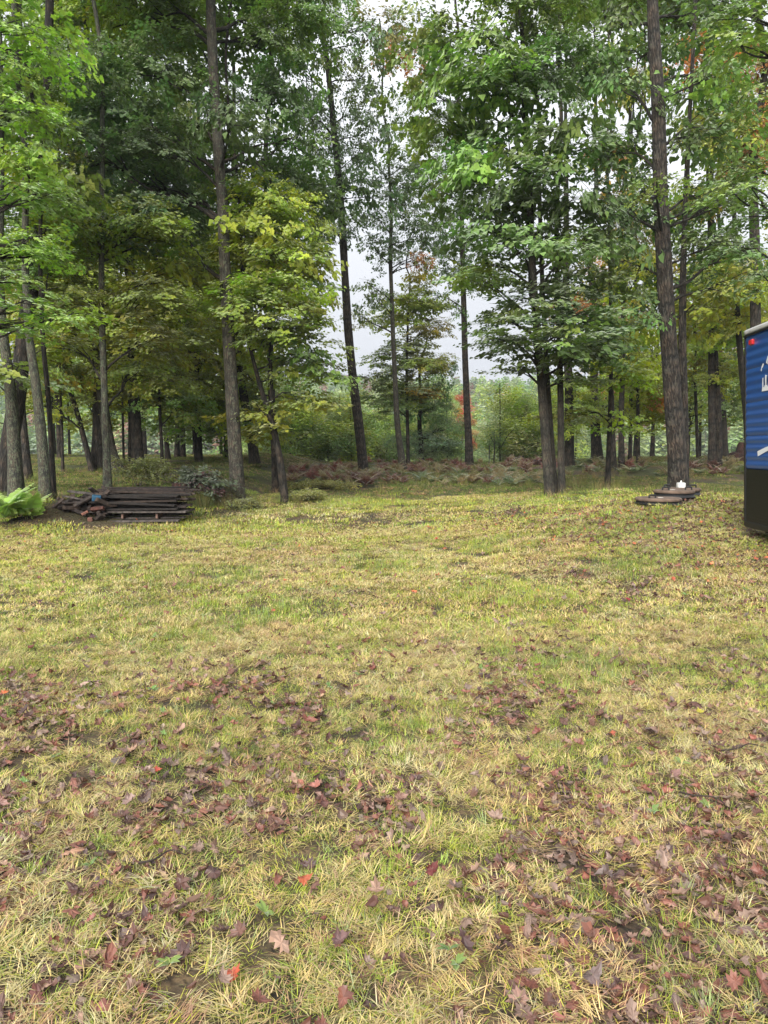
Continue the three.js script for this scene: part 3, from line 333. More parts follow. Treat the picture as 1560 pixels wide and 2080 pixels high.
// share of wood-floor cover (shade-darkened mossy plants, thin grass, litter) in place of mown lawn
const wood = (x, d) => Math.max(sm(-3.6, -5.2, x + 0.6 * (noise(d * 0.7, x * 0.7, 51) - 0.5)) * sm(13.4, 15.2, d), sm(18, 22, d + 1.6 * (fbm(x * 0.5, d * 0.5, 52, 2) - 0.5)), sm(3.4, 5, x) * sm(14, 16, d));
const litterAt = (x, d) => {
  const n = sm(0.46, 0.66, fbm(x * 1.5, d * 1.1, 60, 3));
  let k = 0.035 + 0.12 * sm(4.8, 3.6, d) + 1.1 * sm(0.52, 0.63, fbm(x * 2.3 + 5, d * 1.7, 64, 3)) * sm(5.4, 4.0, d) + 1.5 * n * Math.exp(-(((x - 1.05) / 0.95) ** 2)) * sm(6.2, 3.8, d);
  k += 1.2 * n * sm(-0.1, -0.8, x) * sm(4.8, 3.2, d);
  k += 0.5 * n * sm(3.2, 2.2, d);
  k += 2.0 * sm(2.0, 4.0, x) * sm(8.0, 10.6, d) * sm(13.6, 12, d) * (0.3 + 0.7 * n);
  k += 0.35 * sm(1.4, 2.6, x) * sm(4, 6, d) * n + 0.4 * sm(14, 18, d) * n;
  return k;
};
{
  const detail = tex(512, 512, (i, j) => { const a = fbm(i / 8, j / 8, 70, 4, 64, 64), b = fbm(i / 64, j / 64, 74, 3, 8, 8), v = 0.45 + 0.6 * a + 0.25 * (b - 0.5); return [v * 1.02, v, v * 0.94]; }, true);
  const relief = tex(512, 512, (i, j) => [fbm(i / 8, j / 8, 80, 4, 64, 64)]);
  const mat = new THREE.MeshStandardMaterial({ color: 0xffffff, vertexColors: true, map: detail, bumpMap: relief, bumpScale: 0.03, roughness: 1 });
  const pos = [], col = [], uv = [], idx = [];
  const ds = []; for (let d = -14; d < 0; d += 2) ds.push(d); for (let d = 0; d < 22; d += 0.14) ds.push(d); for (let d = 22; d < 48; d += 0.4) ds.push(d); for (let d = 48; d < 480; d *= 1.06) ds.push(d);
  const xs = []; for (let x = 0; x < 9; x += 0.14) xs.push(x); for (let x = 9; x < 26; x += 0.6) xs.push(x); for (let x = 26; x < 420; x *= 1.18) xs.push(x);
  const all = [...xs.slice(1).reverse().map((x) => -x), ...xs];
  const soil = C(0.095, 0.06, 0.045), thatch = C(0.17, 0.12, 0.065), mossAndShade = C(0.07, 0.09, 0.02), needle = C(0.115, 0.085, 0.045), c = C(0, 0, 0);
  for (const d of ds) for (const x of all) {
    pos.push(x, height(x, Math.max(d, 0)), -d); uv.push(x / 1.7, d / 1.7);
    const s = straw(x, d), w = wood(x, d), l = clamp(litterAt(x, d), 0, 1);
    c.copy(soil).lerp(thatch, sm(0.3, 0.6, s)).lerp(mossAndShade, 0.3 * sm(0.55, 0.35, s));
    c.lerp(soil, 0.55 * l * (1 - w));
    const m = fbm(x * 0.35, d * 0.35, 91, 3);
    c.lerp(needle.clone().lerp(mossAndShade, sm(0.35, 0.6, m)), w * 0.9);
    col.push(c.r, c.g, c.b);
  }
  const n = all.length;
  for (let j = 0; j + 1 < ds.length; j++) for (let i = 0; i + 1 < n; i++) { const a = j * n + i; idx.push(a, a + 1, a + n, a + 1, a + n + 1, a + n); }
  const g = single('ground', geoOf(pos, col, uv, idx), mat, 'uneven mown clearing running into the wooded bank and valley', 'ground', null, 'structure');
}

// ------------------------------------------------------------------ grass
function addBlade(pos, col, b, yaw, L, w, le, flop, tint) {
  const out = V(Math.cos(yaw), 0, Math.sin(yaw)), sd = V(-out.z, 0, out.x), p1 = b.clone().addScaledVector(out, L * 0.45 * Math.sin(le)).add(V(0, L * 0.45 * Math.cos(le), 0));
  const l2 = Math.min(le + flop, 1.7), p2 = p1.clone().addScaledVector(out, L * 0.55 * Math.sin(l2)).add(V(0, L * 0.55 * Math.cos(l2), 0));
  if (flop < 0) { for (const q of [b.clone().addScaledVector(sd, -w / 2), b.clone().addScaledVector(sd, w / 2), b.clone().addScaledVector(out, L * Math.sin(le)).add(V(0, L * Math.cos(le), 0))]) { pos.push(q.x, q.y, q.z); col.push(tint.r, tint.g, tint.b); } return; }
  const q = [b.clone().addScaledVector(sd, -w / 2), b.clone().addScaledVector(sd, w / 2), p1.clone().addScaledVector(sd, -w * 0.42), p1.clone().addScaledVector(sd, w * 0.42), p2];
  for (const i of [0, 1, 2, 1, 3, 2, 2, 3, 4]) { pos.push(q[i].x, q[i].y, q[i].z); col.push(tint.r, tint.g, tint.b); }
}
function tuftGeometry(seed, n, radius, len, width, lean, flop) {
  const keep = R; R = mulberry(seed);
  const pos = [], col = [];
  for (let k = 0; k < n; k++) { const a = rr(0, 6.283), r = radius * Math.sqrt(R()), v = rr(0.7, 1.3); addBlade(pos, col, V(Math.cos(a) * r, -0.02, Math.sin(a) * r), R() < 0.6 ? a + rr(-0.9, 0.9) : rr(0, 6.283), len * rr(0.45, 1.15), width * rr(0.6, 1.2), lean * rr(0.4, 1.4), flop * rr(0.5, 1.3), C(v * rr(0.88, 1.2), v, v * rr(0.8, 1.2))); }
  R = keep; return geoOf(pos, col);
}
const BLADE = { straw: C(0.497, 0.399, 0.162), tan: C(0.324, 0.204, 0.108), pale: C(0.479, 0.422, 0.217), yellow: C(0.40, 0.415, 0.05), green: C(0.237, 0.312, 0.033), mossAndShade: C(0.075, 0.100, 0.020), deep: C(0.110, 0.149, 0.030), cool: C(0.259, 0.312, 0.120), bright: C(0.324, 0.431, 0.075) };  // the mossy blade colour also holds the shade under the trees
// a patch of turf: tufts of different kinds and heights with bare gaps between them
function turfGeometry(seed, radius, tufts, perTuft, tuftR, len, width, mixOf, gaps) {
  const keep = R; R = mulberry(seed);
  const pos = [], col = [], draw = () => { let u = R() * mixOf.reduce((s, m) => s + m[1], 0); for (const m of mixOf) { if ((u -= m[1]) < 0) return m; } return mixOf[0]; };
  for (let k = 0; k < tufts; k++) {
    const a = rr(0, 6.283), r = radius * Math.sqrt(R()), cx = Math.cos(a) * r, cz = Math.sin(a) * r;
    if (noise(cx / tuftR * 0.35 + seed, cz / tuftR * 0.35, seed) < gaps) continue;
    const [name, , posture] = draw(), main = BLADE[name], dirYaw = rr(0, 6.283), one = R() < 0.5, h = rr(0.6, 1.3), tr = tuftR * rr(0.6, 1.3);
    for (let i = 0; i < perTuft; i++) {
      const e = rr(0, 6.283), q = tr * Math.sqrt(R()), yaw = one ? dirYaw + rr(-0.8, 0.8) : R() < 0.6 ? e + rr(-0.9, 0.9) : rr(0, 6.283);
      const c = R() < 0.16 ? BLADE[draw()[0]] : main, v = rr(0.68, 1.3), lie = posture === 2 ? rr(0.95, 1.5) : posture === 1 ? rr(0.45, 1.2) : rr(0.08, 0.6);
      addBlade(pos, col, V(cx + Math.cos(e) * q, posture === 2 ? rr(-0.005, 0.022) : -0.02, cz + Math.sin(e) * q), yaw, len * h * rr(0.45, 1.2), width * rr(0.6, 1.25), lie, radius > 0.5 ? -1 : posture === 2 ? rr(0, 0.3) : rr(0.2, 0.9), C(c.r * v * rr(0.9, 1.12), c.g * v, c.b * v * rr(0.8, 1.2)));
    }
  }
  R = keep; return geoOf(pos, col);
}
{
  // [blade colour, share, posture: 0 upright, 1 leaning, 2 lying]
  const MIX = {
    straw: [['straw', 3.4, 2], ['tan', 2.4, 2], ['pale', 1.6, 2], ['yellow', 3, 1], ['green', 1.4, 0]],
    mixed: [['yellow', 4, 1], ['straw', 2.4, 2], ['green', 1.8, 0], ['pale', 0.9, 2], ['tan', 1, 2], ['cool', 0.6, 1]],
    green: [['yellow', 4, 1], ['green', 3, 0], ['cool', 1.2, 0], ['straw', 2, 2], ['tan', 0.8, 2], ['bright', 0.6, 0], ['deep', 0.5, 0]],
    floor: [['mossAndShade', 4, 1], ['deep', 3, 0], ['tan', 1.6, 2], ['green', 0.8, 0]],  // wood-floor plants, tree shade put into their dark colour
    deep: [['green', 3, 0], ['deep', 2, 0], ['cool', 1.5, 0], ['yellow', 2, 1], ['tan', 0.8, 2], ['straw', 0.8, 2]],
  };
  const make = (r, tufts, per, tr, len, w, gaps, n) => Object.fromEntries(Object.entries(MIX).map(([k, m], j) => [k, Array.from({ length: n }, (_, i) => turfGeometry(400 + j * 10 + i + Math.round(r * 1000), r, tufts, per, tr, len * (k === 'straw' ? 0.95 : k === 'deep' ? 1.25 : 1), w, m, gaps))]));
  const near = make(0.33, 205, 32, 0.042, 0.058, 0.0024, 0.28, 3), bare = make(0.33, 205, 30, 0.042, 0.058, 0.0024, 0.40, 2), mid = make(0.62, 340, 22, 0.08, 0.058, 0.0075, 0.27, 3), far = make(1.25, 420, 16, 0.17, 0.075, 0.018, 0.25, 2);
  const lists = new Map();
  const put = (geo, m, c) => { if (!lists.has(geo)) lists.set(geo, []); lists.get(geo).push([m, c]); };
  const sow = (d0, d1, step, set, thin) => {
    R = mulberry(500 + Math.round(d0 * 10));
    for (let d = d0; d < d1; d += step) for (let x = -(0.62 * d + 0.6); x < 0.62 * d + 0.6; x += step) {
      const px = x + rr(-0.22, 0.22) * step, pd = d + rr(-0.22, 0.22) * step, w = wood(px, pd), l = litterAt(px, pd);
      if (Math.abs(px + 5.2) < 1.25 && pd > 13.95 && pd < 15.9) continue;
      if (Math.hypot(px - 4.75, pd - 12.3) < 0.6 || Math.hypot(px - 5.3, pd - 13.05) < 0.6 || Math.hypot(px - 5.77, pd - 13.85) < 0.6) continue;
      if (w > 0.5 && R() < 0.3) continue;
      const s = straw(px, pd) + rr(-0.05, 0.05), patch = fbm(px * 1.9 + 30, pd * 1.5, 45, 3);
      const kind = w > 0.35 + 0.4 * R() ? 'floor' : patch > 0.66 ? 'deep' : s > 0.55 + 0.03 * sm(5, 3, pd) ? 'straw' : s > 0.45 + 0.03 * sm(5, 3, pd) ? 'mixed' : 'green';
      const from = thin && l > 0.3 + R() * 0.9 ? thin : set, geo = pick(from[kind]), nrm = V(height(px - 0.2, pd) - height(px + 0.2, pd), 0.4, height(px, pd + 0.2) - height(px, pd - 0.2)).normalize();
      const tone = vary(C(1, 1, 1), 0.12, 0.06);
      put(geo, M4(G(px, pd), quatFor(nrm, rr(0, 6.283)), V(1, rr(0.8, 1.2), 1).multiplyScalar(rr(0.9, 1.12))), tone);
    }
  };
  sow(1.3, 6.2, 0.38, near, bare); sow(6.0, 13, 0.72, mid, null); sow(12.6, 24, 1.45, far, null); sow(24, 46, 2.0, far, null);
  const lawn = new THREE.Group(); lawn.name = 'lawn_grass'; scene.add(lawn);
  tag(lawn, 'patchy yellow green and straw coloured mown grass over the clearing', 'grass', null, 'stuff');
  for (const [geo, list] of lists) scatter('grass_patch', geo, GRASS, list, lawn);
  R = mulberry(505);

  // taller grass and weeds round the lumber pile and along the edge of the wood
  const tallGeo = tuftGeometry(31, 40, 0.14, 0.5, 0.007, 0.2, 0.5), tall = [];
  for (let k = 0; k < 120; k++) { const px = rr(372, 480), p = onGround(px, rr(1004, 1034)); if (p) tall.push([M4(p, quatFor(V(rr(-0.2, 0.2), 1, rr(-0.2, 0.2)), rr(0, 6)), rr(0.6, 1.15)), vary(pick([C(0.2, 0.2, 0.07), C(0.3, 0.25, 0.13), C(0.12, 0.15, 0.04)]), 0.2)]); }
  for (let k = 0; k < 160; k++) { const p = onGround(rr(560, 1300), rr(958, 1000)); if (p) tall.push([M4(p, quatFor(V(rr(-0.2, 0.2), 1, rr(-0.2, 0.2)), rr(0, 6)), rr(0.5, 0.9)), vary(pick([C(0.2, 0.2, 0.05), C(0.26, 0.2, 0.09), C(0.14, 0.17, 0.04)]), 0.2)]); }
  for (const o of TREES) if (o.d < 31 && o.stems[0][0][0] > -20 && o.stems[0][0][0] < 1520) for (let k = 0; k < 9; k++) { const q = P(o.stems[0][0][0], 1000, o.d), r = 0.12 + o.stems[0][0][2] / 2 * o.d / FOCAL, a = rr(0, 6.283), p = G(q.x + Math.cos(a) * r * rr(0.9, 1.8), o.d + Math.sin(a) * r * rr(0.9, 1.8)); tall.push([M4(p, quatFor(V(rr(-0.3, 0.3), 1, rr(-0.3, 0.3)), rr(0, 6)), V(0.8, rr(0.25, 0.6), 0.8)), vary(pick([C(0.2, 0.22, 0.05), C(0.26, 0.2, 0.09), C(0.14, 0.19, 0.04)]), 0.2)]); }
  const ts = scatter('tall_grass', tallGeo, GRASS, tall); tag(ts, 'unmown tall grass stems along the edge of the wood', 'grass', null, 'stuff');
}

// ------------------------------------------------------------------ trees
function tube(points, radii, sides, { flare = 0, rough = 0, seed = 1, lobes = 5 } = {}) {
  const pos = [], uv = [], idx = [], n = points.length;
  let len = 0, up = V(1, 0, 0);
  const total = radii[0] * 6.283, wrap = Math.max(1, Math.round(total / 0.55));
  for (let i = 0; i < n; i++) {
    const t = points[Math.min(i + 1, n - 1)].clone().sub(points[Math.max(i - 1, 0)]).normalize();
    if (i) len += points[i].distanceTo(points[i - 1]);
    const s = V(0, 0, 0).crossVectors(t, up).normalize(), b = V(0, 0, 0).crossVectors(s, t).normalize(); up = b.clone();
    for (let k = 0; k <= sides; k++) {
      const a = (k % sides) / sides * 6.2832;
      let r = radii[i] * (1 + rough * (fbm(Math.cos(a) * 1.6 + 5 + seed * 7, len * 0.9 + Math.sin(a) * 1.6, seed, 3) - 0.5));
      if (flare) { const f = Math.exp(-len / (0.22 + radii[0] * 0.9)); r *= 1 + flare * f * (0.55 + 0.45 * Math.cos(a * lobes + seed * 2.3) * Math.sin(a * 2 + seed)); }
      pos.push(points[i].x + (s.x * Math.cos(a) + b.x * Math.sin(a)) * r, points[i].y + (s.y * Math.cos(a) + b.y * Math.sin(a)) * r, points[i].z + (s.z * Math.cos(a) + b.z * Math.sin(a)) * r);
      uv.push(k / sides * wrap, len / 1.1);
    }
    if (i) for (let k = 0; k < sides; k++) { const o = i * (sides + 1) + k, p = o - sides - 1; idx.push(p, o, p + 1, p + 1, o, o + 1); }
  }
  return geoOf(pos, null, uv, idx);
}
function treeBody(t, o, base) {                           // trunk along pts (world), returns sampler
  const curve = new THREE.CatmullRomCurve3(o.pts, false, 'centripetal');
  const L = curve.getLength(), n = Math.max(10, Math.round(L / 0.4)), pts = [], rad = [];
  const radAt = (y) => { const k = o.rad; for (let i = 1; i < k.length; i++) if (y <= k[i][0]) return lerp(k[i - 1][1], k[i][1], clamp((y - k[i - 1][0]) / Math.max(1e-3, k[i][0] - k[i - 1][0]), 0, 1)); return k[k.length - 1][1]; };
  for (let i = 0; i <= n; i++) {
    const p = curve.getPointAt(Math.pow(i / n, 1.15)); pts.push(p.clone().sub(base)); rad.push(radAt(p.y));
  }
  part('trunk', tube(pts, rad, o.sides ?? 14, { flare: o.flare ?? 0.5, rough: 0.22, seed: o.seed }), o.bark, t);
  return (y) => { for (let i = 1; i < pts.length; i++) if (pts[i].y >= y) { const f = clamp((y - pts[i - 1].y) / Math.max(1e-3, pts[i].y - pts[i - 1].y), 0, 1); return [pts[i - 1].clone().lerp(pts[i], f), lerp(rad[i - 1], rad[i], f)]; } return [pts[n].clone(), rad[n]]; };
}
const limbGeo = (a, b, r0, r1, sag, sides = 6) => {
  const pts = [], rad = [], len = a.distanceTo(b), n = clamp(Math.round(len / 0.25), 4, 14), w = V(rr(-1, 1), rr(-1, 1), rr(-1, 1)).multiplyScalar(len * 0.07), w2 = V(rr(-1, 1), rr(-1, 1), rr(-1, 1)).multiplyScalar(len * 0.035);
  for (let i = 0; i <= n; i++) { const t = i / n; pts.push(a.clone().lerp(b, t).addScaledVector(w, Math.sin(t * 3.14)).addScaledVector(w2, Math.sin(t * 6.28 * 1.5)).add(V(0, sag * len * Math.sin(t * 3.14), 0))); rad.push(lerp(r0, r1, Math.pow(t, 0.8))); }
  return [tube(pts, rad, sides, { rough: 0.2, seed: 3 }), pts];
};
let boughsPlaced = 0;
// blobs: { c: centre in world, a: half width, b: half height, col, mix, dens, size }
function addCrown(t, base, trunkAt, blobs, leaf, bark, thin, topY) {
  const lists = new Map();
  const parts = blobs.flatMap((B) => (B.mix && B.mix[1] >= 0.2 ? Array.from({ length: 3 }, () => ({ ...B, c: B.c.clone().add(V(rr(-0.5, 0.5) * B.a, rr(-0.5, 0.5) * B.b, rr(-0.4, 0.4) * B.a)), a: B.a * 0.66, b: B.b * 0.7 })) : [B]));
  for (const B of parts) {
    const ctr = B.c.clone().sub(base), s = B.size ?? 1, want = B.a / s, ci = CLASSES.reduce((best, A, i) => (Math.abs(Math.log(A / want)) < Math.abs(Math.log(CLASSES[best] / want)) ? i : best), 0), set = BOUGH[leaf][ci];
    const bough = (B.dens ?? 1) < 0.75 ? pick(set.thin) : pick(set.full), A = bough.A, sx = clamp(want / A, 0.75, 1.3) * s, sy = clamp(B.b / (0.6 * A * s), 0.6, 1.5) * s;
    const run = Math.hypot(ctr.x, ctr.z), geos = [], m = M4(ctr, quatFor(V(ctr.x / (run + 0.1) * 0.1 + rr(-0.1, 0.1), 1, ctr.z / (run + 0.1) * 0.1 + rr(-0.1, 0.1)), rr(0, 6.283)), V(sx, sy, sx));
    const [tp, tr] = trunkAt(clamp(ctr.y - 0.35 * run - rr(0, 0.4), Math.min(1.3, ctr.y * 0.7), topY - 0.5));
    const rootR = Math.min(tr * 0.5, 0.018 + 0.012 * run + 0.01 * B.a) * (thin ?? 1), [g, limbPts] = limbGeo(tp, ctr, Math.max(0.012, rootR), 0.008, 0.06);
    geos.push(g);
    for (const [place, padR] of bough.places) {
      const p = place.clone().applyMatrix4(m), from = limbPts[Math.floor(rr(0.35, 0.98) * (limbPts.length - 1))];
      geos.push(limbGeo(from, p, Math.max(0.006, rootR * 0.45), 0.004, 0.05, 4)[0]);
      for (let i = 0; i < 2; i++) geos.push(limbGeo(p, p.clone().add(V(rr(-0.7, 0.7), rr(-0.12, 0.1), rr(-0.7, 0.7)).multiplyScalar(padR * s)), 0.006, 0.003, 0.04, 3)[0]);
    }
    const c = vary(B.col, 0.18, 0.1);
    if (B.mix) { if (B.mix[1] >= 0.2) { if (R() < B.mix[1] * 1.2) c.copy(vary(B.mix[0], 0.2, 0.1)); } else c.lerp(B.mix[0], B.mix[1] * rr(0, 2)); }
    if (!lists.has(bough.geo)) lists.set(bough.geo, []);
    lists.get(bough.geo).push([m, c]);
    boughsPlaced++;
    part('branch', mergeGeometries(geos), bark, t);
  }
  for (const [geo, list] of lists) scatter('crown', geo, LEAF, list, t);
}
// a tree traced from the photograph: stems as [px, py, width in px] from the ground up, blobs as [px, py, rx, ry, colour, options]
function tracedTree(o) {
  R = mulberry(o.seed * 77 + 5);
  const name = o.name ?? 'maple_tree', d = o.d, b0 = o.stems[0][0], gp = P(b0[0], b0[1], d), base = G(gp.x, d);
  const t = thing(name, o.label, 'tree', o.group, base);
  let sample = null, topY = 0;
  o.stems.forEach((st, si) => {
    const sd = d + (o.stemDepth?.[si] ?? 0), pts = [], rad = [];
    st.forEach(([px, py, w], i) => { const p = P(px, py, sd + (i ? (o.lean ?? 0) * i * 0.15 : 0)); if (!i) p.y = height(p.x, sd) - 0.12; pts.push(p); rad.push([p.y, w / 2 * sd / FOCAL]); });
    const last = pts[pts.length - 1], before = pts[pts.length - 2], H = (o.H ?? 21) + height(gp.x, d) - (si ? rr(1, 4) : 0);
    if (last.y < H) {
      const dir = last.clone().sub(before).normalize(); dir.x *= 0.5; dir.z *= 0.5; dir.normalize();
      const k = 5, r0 = rad[rad.length - 1][1], y0 = last.y;
      for (let i = 1; i <= k; i++) { const f = i / k, p = last.clone().addScaledVector(dir, (H - y0) * f / dir.y); p.x += rr(-0.25, 0.25); p.z += rr(-0.3, 0.3); pts.push(p); rad.push([p.y, lerp(r0, 0.03, Math.pow(f, 0.85))]); }
    }
    const s = treeBody(t, { pts, rad, bark: BARK[o.bark ?? 'dark'], seed: o.seed + si * 3, flare: o.flare ?? (si ? 0.3 : 0.5), sides: o.sides }, base);
    if (!si) { sample = s; topY = H - base.y; }
  });
  if (d < 31) for (let k = 0; k < 4; k++) { const y = rr(1.2, 7), [tp, tr] = sample(y), a = rr(0, 6.283), q = V(Math.cos(a), rr(-0.1, 0.7), Math.sin(a)).normalize(); part('branch_stub', limbGeo(tp.clone().addScaledVector(q, tr * 0.6), tp.clone().addScaledVector(q, tr + rr(0.06, 0.5)), rr(0.012, 0.03), 0.005, 0.06, 5)[0], BARK.dark, t); }
  const blobs = (o.blobs ?? []).map(([px, py, rx, ry, col, e = {}]) => ({ c: P(px, py, d + (e.dz ?? 0)), a: rx * (d + (e.dz ?? 0)) / FOCAL, b: ry * (d + (e.dz ?? 0)) / FOCAL, col: LEAFCOL[col], ...e, mix: e.mix ? [LEAFCOL[e.mix[0]], e.mix[1]] : null, dens: (e.dens ?? 1) * (o.sparse ?? 1), size: e.size ?? o.size }));
  const yTop = P(780, 0, d).y + 0.8;                     // the crown goes on above the frame
  if (o.above !== 0) for (let k = 0; k < Math.ceil((o.above ?? 5) * 0.6); k++) {
    const f = R(), y = lerp(yTop + 1, base.y + topY, f), a = rr(0, 6.283), r = rr(0.4, 2.8) * (1.15 - 0.6 * f), tp = sample(y - base.y)[0].clone().add(base);
    blobs.push({ c: V(tp.x + Math.cos(a) * r, y, tp.z + Math.sin(a) * r), a: rr(1.4, 2.0), b: rr(0.8, 1.2), col: LEAFCOL[o.topCol ?? 'mid'], size: d < 14 ? 1 : 1.6, dens: 0.9 });
  }
  addCrown(t, base, sample, blobs, o.leaf === 'oak' ? 'oakfar' : o.d > 13 ? 'far' : 'maple', BARK[o.bark === 'lichen' || o.bark === 'grey' || o.bark === 'stem' ? 'dark' : o.bark ?? 'dark'], o.thin, topY);
  return t;
}
for (const o of TREES) tracedTree(o);
console.log('boughs', boughsPlaced);

// free-standing trees farther off; x, d in metres
function farTree(name, label, group, x, d, H, rad, crownFrom, cols, seed, o = {}) {
  R = mulberry(seed * 31 + 9);
  const base = G(x, d), t = thing(name, label, 'tree', group, base), lean = rr(-0.4, 0.4), pts = [], r = [];
  for (let i = 0; i <= 6; i++) { const f = i / 6; pts.push(V(lean * f * f * 2, H * 0.94 * f - (i ? 0 : 0.3), rr(-0.15, 0.15) * f)); r.push(lerp(o.trunk ?? H * 0.011, 0.03, Math.pow(f, 0.8))); }
  part('trunk', tube(pts, r, 8, { flare: 0.4, rough: 0.2, seed }), BARK[o.bark ?? 'dark'], t);
  const list = [], geos = [], n = o.lobes ?? 13, from = [];
  for (let k = 0; k < n; k++) {
    const f = (k + R()) / n, a = rr(0, 6.283), q = rad * rr(0.25, 0.85) * Math.sin(3.14 * (0.14 + 0.8 * f)), c = V(Math.cos(a) * q + lean * f, H * lerp(crownFrom + 0.05, 0.95, f), Math.sin(a) * q), r = rad * rr(0.36, 0.56) * (1.1 - 0.4 * f);
    const col = vary(R() < (o.odd ?? 0) ? o.oddCol : pick(cols), 0.3, 0.14);
    list.push([M4(c, quatFor(V(rr(-0.2, 0.2), 1, rr(-0.2, 0.2)), rr(0, 6.283)), V(r * rr(0.9, 1.2), r * rr(0.65, 0.9), r)), col]); from.push(c);
  }
  for (const c of from.slice(0, 8)) geos.push(limbGeo(pts[clamp(Math.floor(c.y / H * 6) - 1, 1, 5)], c, 0.05, 0.015, 0.04, 4)[0]);
  part('branch', mergeGeometries(geos), BARK.dark, t);
  scatter('crown', pick(d > 40 ? COARSE : LOBE), LEAF, list, t);
  return t;
}
{
  const L = LEAFCOL;
  R = mulberry(900);
  let seed = 1000;
  // wood that continues behind the lumber pile
  const spots = []; for (let k = 0; k < 26; k++) spots.push([rr(-46, -7), rr(35, 66)]);
  for (const [x, d] of [...spots, [-17.5, 30], [-21, 34], [-24, 40], [-15, 33]]) { if (x / d > -0.14) continue; farTree('wood_tree', 'leafy tree filling the deep wood behind the lumber pile', 'trees deep in the wood behind the lumber pile', x, d, 13 + 7 * hash(seed, 1, 2), 3.4, 0.16, [L.olive, L.mid, L.olive, L.yellowgreen], seed++, { size: 1.25, trunk: 0.13 }); }
  R = mulberry(901);
  const spotsR = []; for (let k = 0; k < 26; k++) spotsR.push([rr(9, 46), rr(37, 66)]);
  for (const [x, d] of spotsR) { if (x / d < 0.27) continue; farTree('wood_tree', 'leafy tree filling the deep wood beyond the bracken by the trailer', 'trees deep in the wood beyond the trailer', x, d, 13 + 7 * hash(seed, 1, 2), 3.4, 0.16, [L.yellowgreen, L.olive, L.mid, L.yellowgreen, L.orange], seed++, { size: 1.25, trunk: 0.13 }); }
  // the slope that falls away beyond the crest
  R = mulberry(902);
  for (let k = 0; k < 34; k++) { const d = rr(43, 60), x = rr(-0.2, 0.26) * d; if (x / d > 0.085 && x / d < 0.135 && k % 4) continue; farTree('slope_sapling', 'pale green sapling thicket tree on the slope beyond the crest', 'saplings on the slope beyond the crest', x, d, rr(3.6, 5.6) + 0.03 * (d - 44), rr(1.6, 2.4), 0.03, [L.olive, L.pale, L.pale, L.yellowgreen, L.mid], seed++, { lobes: 18, trunk: 0.05 }); }
  R = mulberry(903);
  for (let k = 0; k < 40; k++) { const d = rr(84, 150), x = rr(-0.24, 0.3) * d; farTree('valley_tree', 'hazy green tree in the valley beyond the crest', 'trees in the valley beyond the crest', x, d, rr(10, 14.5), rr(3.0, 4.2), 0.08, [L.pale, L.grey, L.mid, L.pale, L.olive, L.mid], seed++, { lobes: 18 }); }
  farTree('red_maple', 'brilliant red maple in the valley behind the bare brown trunk', null, 0.108 * 78, 78, 10.2, 1.5, 0.58, [C(0.6, 0.09, 0.06), C(0.6, 0.09, 0.06), L.orange], 2001, { lobes: 14 });
  farTree('yellow_maple', 'yellow-topped maple in the valley beside the brilliant red one', null, 0.094 * 80, 80, 10.4, 1.6, 0.4, [L.yellow, L.yellowgreen], 2002, { lobes: 14 });
  farTree('orange_maple', 'low orange red maple glowing behind the bare brown trunk', null, 0.122 * 62, 62, 4.6, 0.9, 0.3, [L.orange, L.red, L.pale], 2003, { lobes: 12 });
  // the far hillside, one mass of woodland
  R = mulberry(904);
  const geo = (() => { const keep = R; R = mulberry(77); const pos = [], col = []; for (let k = 0; k < 260; k++) { const f = R(), a = rr(0, 6.283), q = 3.4 * Math.sin(3.1416 * Math.pow(1 - f * 0.94, 1.4)) * Math.sqrt(R()) + 0.2, p = V(Math.cos(a) * q, 2 + 13 * f, Math.sin(a) * q), dir = V(Math.cos(a), rr(-0.7, 0.3), Math.sin(a)).normalize(), nrm = V(rr(-0.5, 0.5), 1, rr(-0.5, 0.5)); nrm.addScaledVector(dir, -nrm.dot(dir)).normalize(); const v = rr(0.7, 1.3); addLeaf(pos, col, p, dir, nrm, rr(0.9, 1.8), 'kite', C(v, v, v), 0.2); } addStick(pos, col, V(0, -1, 0), V(0, 13, 0), 0.2, C(0.6, 0.4, 0.5)); R = keep; return geoOf(pos, col); })();
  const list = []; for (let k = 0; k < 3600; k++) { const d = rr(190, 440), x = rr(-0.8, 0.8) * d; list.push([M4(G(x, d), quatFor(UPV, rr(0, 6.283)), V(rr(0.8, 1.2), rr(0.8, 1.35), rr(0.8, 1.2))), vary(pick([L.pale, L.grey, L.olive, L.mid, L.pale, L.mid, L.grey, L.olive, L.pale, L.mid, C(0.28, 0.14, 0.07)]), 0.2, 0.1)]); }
  const far = scatter('far_woodland', geo, LEAF, list); tag(far, 'hazy mixed woodland covering the far hillside', 'woodland', null, 'stuff');
}

